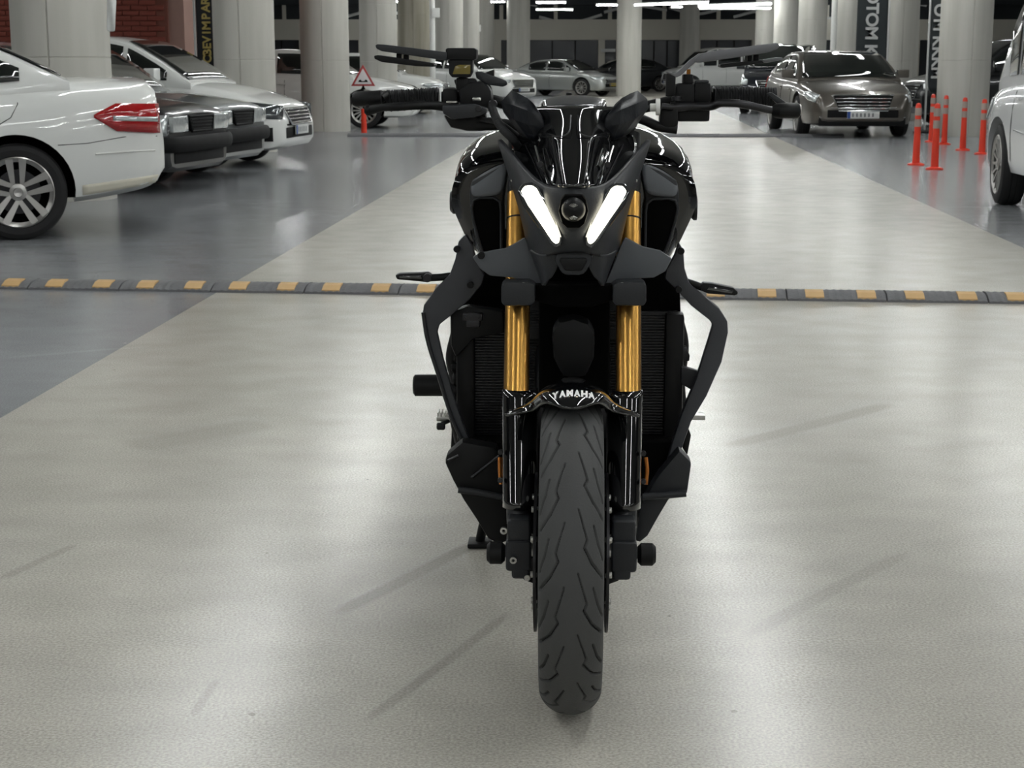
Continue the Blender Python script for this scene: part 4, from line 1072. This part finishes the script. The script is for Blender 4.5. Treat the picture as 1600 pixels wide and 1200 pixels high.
# dash and small screen
rows = [[(896, 150, .31), (872, 151, .315), (850, 157, .335)], [(896, 154, .28), (872, 155, .285), (848, 160, .31)], [(896, 166, .225), (876, 167, .235), (850, 171, .265)]]
surf('flyscreen', [BP(r) for r in rows], M['smoke'], mc, .004, 2, sym=True)
bx('dashboard', 868, 151, 924, 166, .33, .06, 'dark', .006)
cyl('dash_knob', B(889, 151, .37), .006, .016, 'z', 'dark', None, 14)
# --- vinyl-like flags covering the mirror mounts
rows = [[(802, 143, .30), (812, 148, .285), (826, 156, .26), (836, 165, .24)], [(786, 160, .31), (806, 166, .265), (826, 174, .235), (846, 182, .225)], [(790, 174, .31), (808, 186, .26), (828, 194, .235), (851, 196, .225)], [(808, 198, .30), (822, 205, .26), (836, 209, .238), (854, 205, .23)], [(818, 208, .28), (828, 214, .255), (838, 218, .24), (850, 212, .235)]]
surf('bar_cover', [BP(r) for r in rows], M['cloth'], mc, .010, 0, angle=12)
rows = [[(994, 144, .30), (982, 149, .285), (970, 156, .26), (960, 165, .24)], [(1008, 156, .31), (990, 164, .265), (968, 173, .235), (948, 182, .225)], [(1010, 168, .31), (990, 184, .26), (966, 193, .235), (944, 196, .225)], [(990, 196, .30), (974, 205, .26), (958, 209, .238), (942, 205, .23)], [(978, 208, .28), (966, 214, .255), (956, 218, .24), (945, 212, .235)]]
surf('bar_cover', [BP(r) for r in rows], M['cloth'], mc, .010, 0, angle=12)
# --- tank
base = [(896, 212), (850, 214), (800, 220), (775, 223), (750, 228), (730, 238), (717, 252), (711, 275), (710, 300), (716, 325), (728, 355), (738, 385), (752, 402), (800, 410), (850, 412), (896, 412)]
bpts = BP(base, .50)
ctr = Vector((0, .5, .93))
tank_rows = []
for y, sx, sz, dz in ((.405, .82, .80, -.01), (.415, .90, .90, -.005), (.44, .965, .97, 0), (.50, 1, 1, 0), (.60, 1.0, 1.04, .01), (.72, .94, 1.05, .02), (.84, .75, .95, .01), (.95, .55, .8, -.03), (1.02, .42, .6, -.06)):
    tank_rows.append([Vector((p.x * sx, y, ctr.z + (p.z - ctr.z) * sz + dz)) for p in bpts])
surf('fuel_tank', tank_rows, M['gloss'], mc, .004, 1, sym=True)
surf('tank_front', [[Vector((p.x * q, .403 + .0 * q, ctr.z - .01 + (p.z + .0 - ctr.z) * .80 * q)) for p in bpts] for q in (.3, .6, .85, 1.0)], M['gloss'], mc, .003, 1, sym=True)
# air scoops: satin surround, raised lip, dark mouth
for side_, S in ((-1, [(737, 283), (765, 268), (792, 254), (796, 268), (789, 290), (786, 312), (784, 400), (770, 408), (752, 404), (742, 370), (735, 330), (733, 300)]), (1, [(1058, 283), (1030, 266), (1003, 256), (999, 270), (1006, 292), (1009, 312), (1008, 400), (1024, 408), (1040, 404), (1052, 370), (1060, 330), (1061, 300)])):
    o = plate('air_scoop', BP(S, .355), .05, M['satin'], mc, .006)
    if side_ < 0: lip = [(740, 313), (750, 309), (772, 309), (781, 315), (783, 330), (783, 396), (770, 402), (756, 400), (748, 375), (740, 345), (737, 325)]
    else: lip = [(1055, 313), (1045, 310), (1020, 311), (1011, 318), (1009, 330), (1008, 396), (1020, 402), (1036, 400), (1046, 375), (1055, 345), (1059, 325)]
    plate('scoop_mouth', BP(lip, .350), .01, M['black'], mc, .002)
    P = BP(lip, .349); tube('scoop_lip', P + [P[0]], .003, M['satin'], mc, 8)
    # smooth bulge above the mouth
    if side_ < 0: rr = [[(737, 283, .37), (765, 266, .365), (793, 252, .36)], [(736, 298, .35), (765, 285, .345), (790, 272, .345)], [(738, 309, .347), (764, 306, .343), (786, 305, .343)]]
    else: rr = [[(1058, 283, .37), (1030, 264, .365), (1002, 254, .36)], [(1059, 298, .35), (1030, 283, .345), (1004, 272, .345)], [(1056, 309, .347), (1030, 306, .343), (1008, 305, .343)]]
    surf('scoop_brow', [BP(r) for r in rr], M['matte'], mc, .005, 2)
# tank side badge discs
for s, px, py in ((-1, 708, 315), (1, 1084, 325)):
    c = B(px, py, .50); lathe('side_cap', [(-.006, .0005), (-.006, .02), (.0, .026), (.006, .026)], M['dmetal'], mc, 28, 'x', c)
# outer tank shroud strips running from the tank down to the lower arm
for side_, a in ((-1, [(712, 268, .47), (708, 300, .45), (716, 335, .43), (733, 372, .40), (752, 404, .36)]), (1, [(1080, 262, .47), (1087, 300, .45), (1080, 335, .43), (1064, 372, .40), (1042, 412, .36)])):
    rows = []
    for dx, dy in ((0, .02), (.012, -.004), (.022, -.012), (.036, -.008)):
        rows.append([p + Vector((-side_ * dx, dy, 0)) for p in BP(a)])
    surf('tank_shroud', rows, M['gloss'], mc, .004, 2)
# seat and tail, engine, rear wheel
surf('seat', [[Vector((x * w, y, z + .035 * (1 - x * x))) for x in (-1, -.6, 0, .6, 1)] for y, w, z in ((.98, .10, .80), (1.1, .13, .79), (1.3, .15, .80), (1.42, .12, .84), (1.6, .10, .88), (1.72, .05, .90))], M['rubber'], mc, .05, 2)
surf('tail_unit', [[Vector((x * w, y, z - .05 * abs(x))) for x in (-1, -.5, 0, .5, 1)] for y, w, z in ((1.35, .13, .80), (1.55, .10, .84), (1.75, .05, .87))], M['gloss'], mc, .03, 2)
tyre_mesh('rear_tyre', .315, .09, (0, 1.43, .315), False, 'tyre', mc, 160, 30)
rim_parts(mc, .222, .07, 1.43, .315)
for s in (-1, 1):
    tube('swingarm', [Vector((s * .10, .85, .38)), Vector((s * .13, 1.1, .36)), Vector((s * .13, 1.43, .315))], .028, M['dmetal'], mc, 12, 4, 1.3)
    tube('frame_spar', [Vector((s * .09, .42, .92)), Vector((s * .13, .62, .82)), Vector((s * .13, .85, .60)), Vector((s * .10, .88, .38))], .03, M['dmetal'], mc, 12, 5, 1.5)
bm = bmesh.new(); box_bm(bm, (0, .62, .50), (.30, .30, .28)); box_bm(bm, (0, .55, .70), (.26, .22, .22), Matrix.Rotation(R(-15), 3, 'X')); box_bm(bm, (0, .70, .34), (.26, .40, .16)); bevel_all(bm, .03, 3); bmobj('engine_block', bm, M['dark'], mc)
for s in (-1, 1):
    cyl('engine_cover', Vector((s * .16, .66, .46)), .085, .05, 'x', 'dark', None, 36, .2)
for x in (-.06, 0, .06):
    tube('exhaust_header', [Vector((x, .44, .62)), Vector((x, .40, .52)), Vector((x * .9, .43, .38)), Vector((x * .6, .62, .26)), Vector((x * .5, .82, .22))], .019, M['dmetal'], mc, 12, 6)
box('exhaust_box', (0, .92, .24), (.22, .26, .11), M['dmetal'], mc, .03)
# --- radiator with core, side tanks
ra = BP([(716, 486), (1060, 486), (1060, 692), (722, 692)], .43)
rad = plate('radiator', ra, .03, M['dark'], mc, .004)
zt_, zb_ = ra[0].z, ra[2].z; xl, xr = ra[0].x, ra[1].x
for k in range(46):
    z = zb_ + (zt_ - zb_) * (k + .5) / 46; box('radiator_fin', (0 * xl + (xl + xr) / 2, .427, z), ((xr - xl) * .95, .006, .0022), M['dmetal'], rad, 0)
for s, px0, px1 in ((-1, 712, 742), (1, 1040, 1066)):
    bx('radiator_tank', px0, 490, px1, 692, .405, .05, 'dark', .01)
rnd = random.Random(5)
pl('radiator_shroud', [(703, 488), (730, 478), (786, 486), (788, 520), (740, 530), (712, 560), (704, 540)], .37, .04, 'dark', .008)
bx('filler_cap', 722, 490, 754, 502, .35, .03, 'dmetal', .004); bx('filler_neck', 728, 500, 750, 512, .352, .03, 'dmetal', .004)
pl('filler_label', [(724, 493), (738, 489), (752, 491), (748, 498), (732, 499)], .347, .003, 'lightgrey' if False else 'dmetal', .001)
for py in range(520, 640, 18):
    r = .010 + .006 * rnd.random(); c = B(712 + rnd.random() * 8, py, .45); cyl('hose_clip', c, r, .03, 'x', 'dark', None, 14, .3)
bt('coolant_hose', [(716, 520, .44), (708, 560, .46), (716, 600, .46), (712, 640, .46), (722, 690, .47)], .016, 'dark', 6)
bt('coolant_hose', [(1058, 500, .44), (1066, 540, .46), (1060, 600, .46), (1064, 650, .46), (1050, 700, .47)], .014, 'dark', 6)
pl('side_bracket', [(1060, 545), (1072, 541), (1078, 556), (1077, 565), (1064, 563)], .42, .02, 'dmetal', .003)
pl('side_bracket', [(1064, 572), (1092, 580), (1094, 606), (1084, 612), (1064, 600)], .40, .02, 'satin', .004)
pl('radiator_upper_panel', [(742, 404), (790, 400), (1010, 400), (1050, 404), (1062, 440), (1064, 492), (716, 492), (722, 470), (738, 440)], .44, .04, 'black', .006)
bx('frame_cover', 842, 448, 952, 640, .30, .10, 'black', .01)
# --- engine guards / side arms
armL = [(716, 377), (727, 366), (738, 384), (746, 412), (757, 430), (752, 446), (732, 470), (706, 492), (686, 508), (683, 520), (692, 560), (706, 610), (722, 660), (742, 712), (752, 735), (744, 738), (724, 700), (700, 648), (684, 596), (668, 535), (660, 490), (662, 477), (680, 452), (703, 428), (711, 405)]
plate('side_arm', BP(armL, .345), .022, M['arm'], mc, .005)
armR = [(1061, 378), (1068, 392), (1070, 420), (1077, 442), (1100, 462), (1124, 482), (1137, 502), (1138, 520), (1128, 566), (1104, 620), (1080, 660), (1066, 700), (1050, 742), (1036, 744), (1048, 700), (1064, 650), (1088, 592), (1106, 535), (1114, 508), (1108, 500), (1080, 478), (1056, 452), (1038, 436), (1042, 420), (1054, 400)]
plate('side_arm', BP(armR, .345), .03, M['arm'], mc, .006)
pl('front_winglet', [(748, 396), (790, 388), (806, 380), (820, 371), (826, 384), (838, 415), (851, 447), (835, 443), (800, 434), (765, 431), (750, 420), (738, 402)], .19, .016, 'matte', .004)
pl('front_winglet', [(1032, 392), (1005, 386), (990, 378), (977, 371), (970, 384), (958, 415), (944, 447), (960, 443), (990, 436), (1022, 434), (1040, 424), (1050, 404)], .19, .016, 'matte', .004)
for px, py in ((714, 389), (752, 399), (735, 445), (1064, 392), (1060, 452)):
    cyl('arm_bolt', B(px, py, .33 if px != 752 else .18), .007, .014, 'y', 'dark', None, 14)
bt('arm_edge', [(661, 488, .342), (668, 532, .342), (688, 596, .342), (705, 650, .342), (728, 705, .342), (736, 745, .345)], .004, 'satin', 6, 8)
# --- belly pan
for nm, pts, y in (('belly_panel', [(722, 690), (697, 712), (695, 724), (708, 752), (724, 782), (744, 812), (762, 842), (776, 850), (792, 848), (796, 800), (784, 740), (776, 700)], .25),
               ('belly_panel', [(1062, 704), (1080, 722), (1080, 728), (1074, 770), (1068, 778), (1046, 779), (1030, 806), (1012, 838), (1000, 848), (992, 845), (1000, 790), (1030, 742)], .25)):
    pl(nm, pts, y, .05, 'satin' if pts[0][0] > 900 else 'dark', .008)
pl('belly_inner', [(735, 690), (1055, 690), (1030, 760), (1000, 810), (792, 812), (760, 760)], .36, .1, 'black', .01)
bt('belly_rod', [(716, 765, .235), (750, 770, .235), (786, 777, .235)], .007, 'satin', 0); bt('belly_rod', [(1004, 776, .235), (1040, 774, .235), (1072, 771, .235)], .007, 'satin', 0)
bt('belly_strut', [(716, 712, .235), (700, 720, .235)], .003, 'dmetal', 0)
bt('belly_strut', [(737, 746, .24), (780, 712, .24)], .003, 'dmetal', 0)
for s in (-1, 1): bt('brake_pipe_bracket', [(781 if s < 0 else 1009, 715, .10), (781 if s < 0 else 1011, 735, .09), (783 if s < 0 else 1009, 757, .08)], .004, 'copper', 4, 8)
# crash bobbin and pegs
c0 = B(646, 602, .58); c1 = B(712, 602, .58)
tube('crash_bobbin', [c0, c0 + Vector((.004, 0, 0)), c1], [.019, .024, .024], M['dark'], mc, 28)
tube('bobbin_mount', [c1, Vector((-.12, .60, c1.z))], .012, M['dmetal'], mc, 14)
def peg(px0, px1, py, y, s):
    a = B(px0, py, y); b = B(px1, py, y); o = box('foot_peg', ((a + b) / 2), (abs(b.x - a.x), .045, .012), M['metal'], mc, .003)
    for k in range(6): box('peg_tooth', (a.x + (b.x - a.x) * (k + .5) / 6, a.y, a.z + .011), (.003, .045, .010), M['metal'], o, .0)
    tube('gear_lever', [B(px1 - 2, py + 2, y), B(px0 + 8, py + 10, y - .04)], .005, M['dmetal'], mc, 10); cyl('lever_toe', B(px0 + 6, py + 14, y - .04), .009, .02, 'x', 'rubber', None, 16, .3)
    tube('peg_hanger', [b, Vector((s * .14, y + .02, b.z + .06))], .012, M['dmetal'], mc, 10)
peg(683, 712, 652, .86, -1)
o = box('foot_peg', (.285, .86, .378), (.06, .045, .012), M['metal'], mc, .003); tube('peg_hanger', [Vector((.26, .86, .378)), Vector((.14, .88, .44))], .012, M['dmetal'], mc, 10)
pl('heel_guard', [(706, 664), (716, 672), (726, 700), (712, 708), (704, 704)], .80, .02, 'dark', .004)
pl('heel_guard', [(1075, 668), (1080, 680), (1074, 712), (1066, 700)], .80, .02, 'dark', .004)
# side stand
ft_ = B(750, 852, 1.03); ft_.z = .012
tube('side_stand', [Vector((-.12, .80, .30)), ft_ + Vector((.012, -.02, .06)), ft_], [.014, .012, .012], M['dark'], mc, 14); box('stand_foot', ft_ + Vector((0, 0, -.004)), (.06, .07, .012), M['dark'], mc, .004)
# --- turn signals
def signal(pts, y, s):
    o = plate('turn_signal', BP(pts, y), .03, M['dark'], mc, .006); return o
pl('turn_signal', [(617, 430), (624, 428), (658, 427), (668, 426), (675, 431), (675, 437), (668, 442), (655, 440), (620, 437)], .34, .028, 'dark', .005)
pl('signal_lens', [(623, 431), (657, 430), (660, 436), (624, 435)], .336, .006, 'lens', .002)
bt('signal_stem', [(672, 434, .355), (690, 433, .355), (706, 431, .36)], .0075, 'dark', 0)
cyl('signal_joint', B(668, 434, .335), .009, .012, 'y', 'dmetal', None, 18)
pl('turn_signal', [(1153, 456), (1146, 450), (1112, 443), (1100, 442), (1094, 447), (1097, 455), (1106, 459), (1148, 462), (1153, 460)], .34, .028, 'dark', .005)
pl('signal_lens', [(1146, 454), (1108, 447), (1104, 453), (1144, 459)], .336, .006, 'lens', .002)
bt('signal_stem', [(1100, 450, .355), (1084, 444, .355), (1072, 440, .36)], .0075, 'dark', 0)
# --- handlebar
YB = .43
bt('handlebar', [(690, 152, YB), (735, 152, YB), (775, 158, YB), (812, 172, YB), (850, 176, YB), (896, 176, YB), (942, 176, YB), (985, 172, YB), (1022, 164, YB), (1062, 156, YB), (1115, 152, YB)], .0115, 'dark', 6, 16)
bt('handlebar_brace', [(745, 196, YB - .06), (775, 194, YB - .06), (812, 198, YB - .06), (830, 200, YB - .06)], .012, 'dark', 4, 14)
bt('handlebar_brace', [(1058, 202, YB - .06), (1030, 198, YB - .06), (1012, 190, YB - .06), (985, 180, YB - .06)], .010, 'dark', 4, 14)
def grip(px0, px1, py0, py1, r, n=22):
    a = B(px0, py0, YB); b = B(px1, py1, YB); d = b - a
    pts = []; rs = []
    for i in range(n * 4 + 1):
        t = i / (n * 4); pts.append(a + d * t); rs.append(r * (1 + .05 * math.sin(i * PI / 2 * 1.0) if 4 < i < n * 4 - 4 else 1.02))
    return tube('grip', pts, rs, M['rubber'], mc, 24)
g1 = grip(598, 680, 158, 153, .0205); g2 = grip(1118, 1212, 151, 153, .0205)
for k in range(7):
    for (a_, b_, pa, pb) in ((604, 676, 158, 153), (1124, 1200, 151, 153)):
        px = a_ + (b_ - a_) * k / 7; c = B(px, pa + (pb - pa) * k / 7, YB)
        pts = [c + Vector((-.010 + .020 * q, -.0205 * math.sin(q * PI) , .0205 * math.cos(q * PI))) for q in np.linspace(0, 1, 9)]
        tube('grip_rib', pts, .0014, M['dark'], g1 if a_ < 800 else g2, 6)
for px, py in ((683, 153), (1116, 151)):
    cyl('grip_collar', B(px, py, YB), .0225, .008, 'x', 'dmetal', None, 26)
# bar ends with lever guards
tube('bar_end', BP([(551, 155, YB - .05), (556, 155, YB - .05), (596, 153, YB - .05)]), [.012, .0155, .0155], M['dark'], mc, 22)
tube('lever_guard', catmull(BP([(594, 155, YB - .04), (606, 148, YB), (612, 150, YB)]), 4), .009, M['dark'], mc, 12)
tube('bar_end', BP([(1213, 173, YB - .08), (1220, 173, YB - .09), (1246, 173, YB - .09), (1250, 173, YB - .09)]), [.014, .0155, .0155, .012], M['dark'], mc, 22)
cyl('bar_end_cap', B(1249, 172, YB - .09), .012, .006, 'x', 'metal', None, 20)
plate('lever_guard', BP([(1198, 146), (1206, 144), (1238, 166), (1230, 170), (1218, 166)], YB - .05), .02, M['satin'], mc, .004)
# levers
bt('clutch_lever', [(1048, 168, YB - .06), (1080, 166, YB - .06), (1112, 166, YB - .07), (1128, 161, YB - .085), (1160, 163, YB - .09), (1198, 171, YB - .085), (1214, 173, YB - .08)], [.011, .009, .0085, .0075, .008, .0075, .008], 'dmetal', 5, 14)
bt('brake_lever', [(704, 168, YB - .06), (680, 165, YB - .07), (650, 165, YB - .085), (620, 167, YB - .09), (598, 168, YB - .085), (578, 172, YB - .075)], [.010, .009, .0085, .0085, .008, .010], 'dark', 5, 14)
cyl('lever_tip', B(575, 172, YB - .075), .011, .014, 'x', 'dark', None, 16, .4)
pl('lever_mount', [(562, 160), (590, 158), (592, 168), (578, 178), (568, 172)], YB - .045, .03, 'dark', .006)
# right-hand (picture left) switchgear cluster
bx('switch_housing', 690, 137, 716, 172, YB - .03, .06, 'dark', .012)
pl('master_cylinder', [(690, 164), (740, 163), (762, 170), (760, 178), (742, 184), (706, 187), (692, 178)], YB - .10, .05, 'satin', .008)
pl('switch_housing_lower', [(692, 180), (760, 178), (760, 196), (750, 205), (728, 205), (722, 203), (704, 200), (698, 190)], YB - .07, .05, 'dark', .008)
pl('throttle_housing', [(716, 140), (732, 128), (756, 128), (768, 142), (770, 160), (764, 176), (720, 176)], YB - .055, .06, 'dark', .010)
cyl('banjo_bolt', B(770, 163, YB - .09), .009, .016, 'y', 'dmetal', None, 18)
bx('start_button', 738, 152, 752, 158, YB - .062, .01, 'metal', .003); bx('lever_pin', 697, 158, 714, 161, YB - .10, .02, 'metal', .002)
cyl('adjuster', B(748, 170, YB - .105), .006, .012, 'y', 'dmetal', None, 14)
bx('switch_cluster_foot', 742, 184, 782, 204, YB - .05, .04, 'dark', .008)
pl('cable_guide', [(742, 112), (752, 112), (792, 126), (793, 132), (786, 136), (760, 132), (744, 122)], YB - .04, .03, 'satin', .006)
pl('cable_fin', [(752, 116), (772, 108), (772, 122), (762, 122)], YB - .03, .02, 'dark', .003)
# reservoir
pl('reservoir_cap', [(696, 77), (699, 75), (741, 75), (745, 78), (744, 92), (740, 94), (700, 93), (697, 90)], YB - .07, .055, 'dark', .005)
pl('reservoir', [(701, 93), (739, 93), (738, 112), (734, 121), (706, 121), (701, 115)], YB - .065, .045, 'dark', .004)
pl('reservoir_window', [(707, 116), (711, 103), (718, 101), (735, 101), (735, 116)], YB - .068, .006, 'yellowglass', .001)
bx('reservoir_arm', 712, 121, 732, 142, YB - .05, .03, 'dark', .006)
pl('mirror_knuckle', [(708, 124), (742, 122), (748, 134), (740, 146), (716, 144)], YB - .04, .03, 'dark', .006)
# cables
bt('brake_hose', [(768, 165, YB - .09), (774, 182, YB - .11), (784, 200, YB - .15), (800, 216, YB - .17), (812, 232, YB - .14)], .0085, 'rubber', 6, 12)
bt('cable', [(748, 186, YB - .07), (780, 192, YB - .12), (800, 205, YB - .12), (820, 222, YB - .1)], .005, 'rubber', 6, 10)
# left-hand (picture right) switchgear
bx('switch_housing', 1084, 128, 1112, 164, YB - .055, .06, 'dark', .012)
bx('switch_cover', 1086, 125, 1108, 131, YB - .05, .05, 'satin', .004)
bx('clutch_perch', 1055, 130, 1086, 166, YB - .06, .05, 'dark', .010)
bx('bleed_cap', 1067, 116, 1083, 132, YB - .05, .03, 'dark', .004); cyl('perch_nipple', B(1076, 113, YB - .035), .004, .012, 'z', 'orange_pl', None, 10)
pl('mirror_post', [(1041, 115), (1056, 118), (1055, 150), (1040, 151)], YB - .07, .02, 'dark', .003)
bx('switch_housing_lower', 1058, 164, 1109, 190, YB - .05, .05, 'dark', .006)
pl('clutch_bracket', [(1032, 170), (1060, 168), (1060, 196), (1044, 204), (1034, 198), (1030, 190)], YB - .07, .04, 'dark', .006)
cyl('lever_pivot', B(1057, 154, YB - .08), .010, .010, 'z', 'dmetal', None, 18)
lathe('adjuster_wheel', [(-.004, .004), (-.004, .0165), (.004, .0165), (.004, .004)], M['whiteplastic'], mc, 28, 'x', B(1028, 167, YB - .08), True)
cyl('adjuster_barrel', B(1021, 168, YB - .08), .008, .014, 'x', 'whiteplastic', None, 18)
bt('clutch_cable', [(1016, 168, YB - .08), (1004, 172, YB - .09), (994, 190, YB - .11), (984, 210, YB - .12)], .005, 'rubber', 6, 10)
bt('adjuster_spring', [(1034, 166, YB - .08), (1052, 168, YB - .08)], .0065, 'dmetal', 0, 12)
# mirrors
ml = plate('mirror', BP([(586, 71), (589, 69), (600, 69.5), (698, 81.5), (698, 95), (596, 80), (588, 76)], YB - .08), .075, M['satin'], mc, .004)
ml2 = plate('mirror_visor', BP([(584, 87), (590, 86), (676, 98.5), (679, 101), (677, 104.5), (650, 103.5), (596, 97), (585, 92)], YB - .07), .07, M['dark'], mc, .003)
bx('visor_clamp', 619, 83, 627, 95, YB - .055, .02, 'dark', .003); bx('visor_clamp', 630, 85, 638, 96, YB - .055, .02, 'dark', .003)
mr = plate('mirror', BP([(1217, 68), (1213, 67), (1200, 68.5), (1120, 79), (1095, 84), (1088, 89), (1086, 97), (1094, 98), (1150, 90), (1200, 82), (1214, 77), (1219, 72)], YB - .08), .075, M['mirrorgrey'], mc, .005)
plate('mirror_stalk', BP([(1094, 83), (1098, 86), (1086, 97), (1064, 118), (1057, 121), (1043, 114), (1041, 112), (1055, 115), (1062, 110), (1078, 94)], YB - .07), .03, M['mirrorgrey'], mc, .004)
plate('mirror_visor', BP([(1125, 104), (1126, 100.5), (1150, 97.5), (1190, 94), (1195, 98.5), (1160, 103), (1130, 106)], YB - .06), .06, M['dark'], mc, .002)
plate('visor_tip', BP([(1190, 93.5), (1218, 89.5), (1223, 90), (1223, 93.5), (1195, 98.5)], YB - .06), .06, M['mirrorgrey'], mc, .002)
bx('visor_clamp', 1168, 86, 1175, 97, YB - .05, .02, 'dark', .003); bx('visor_clamp', 1178, 85, 1186, 96, YB - .05, .02, 'dark', .003)
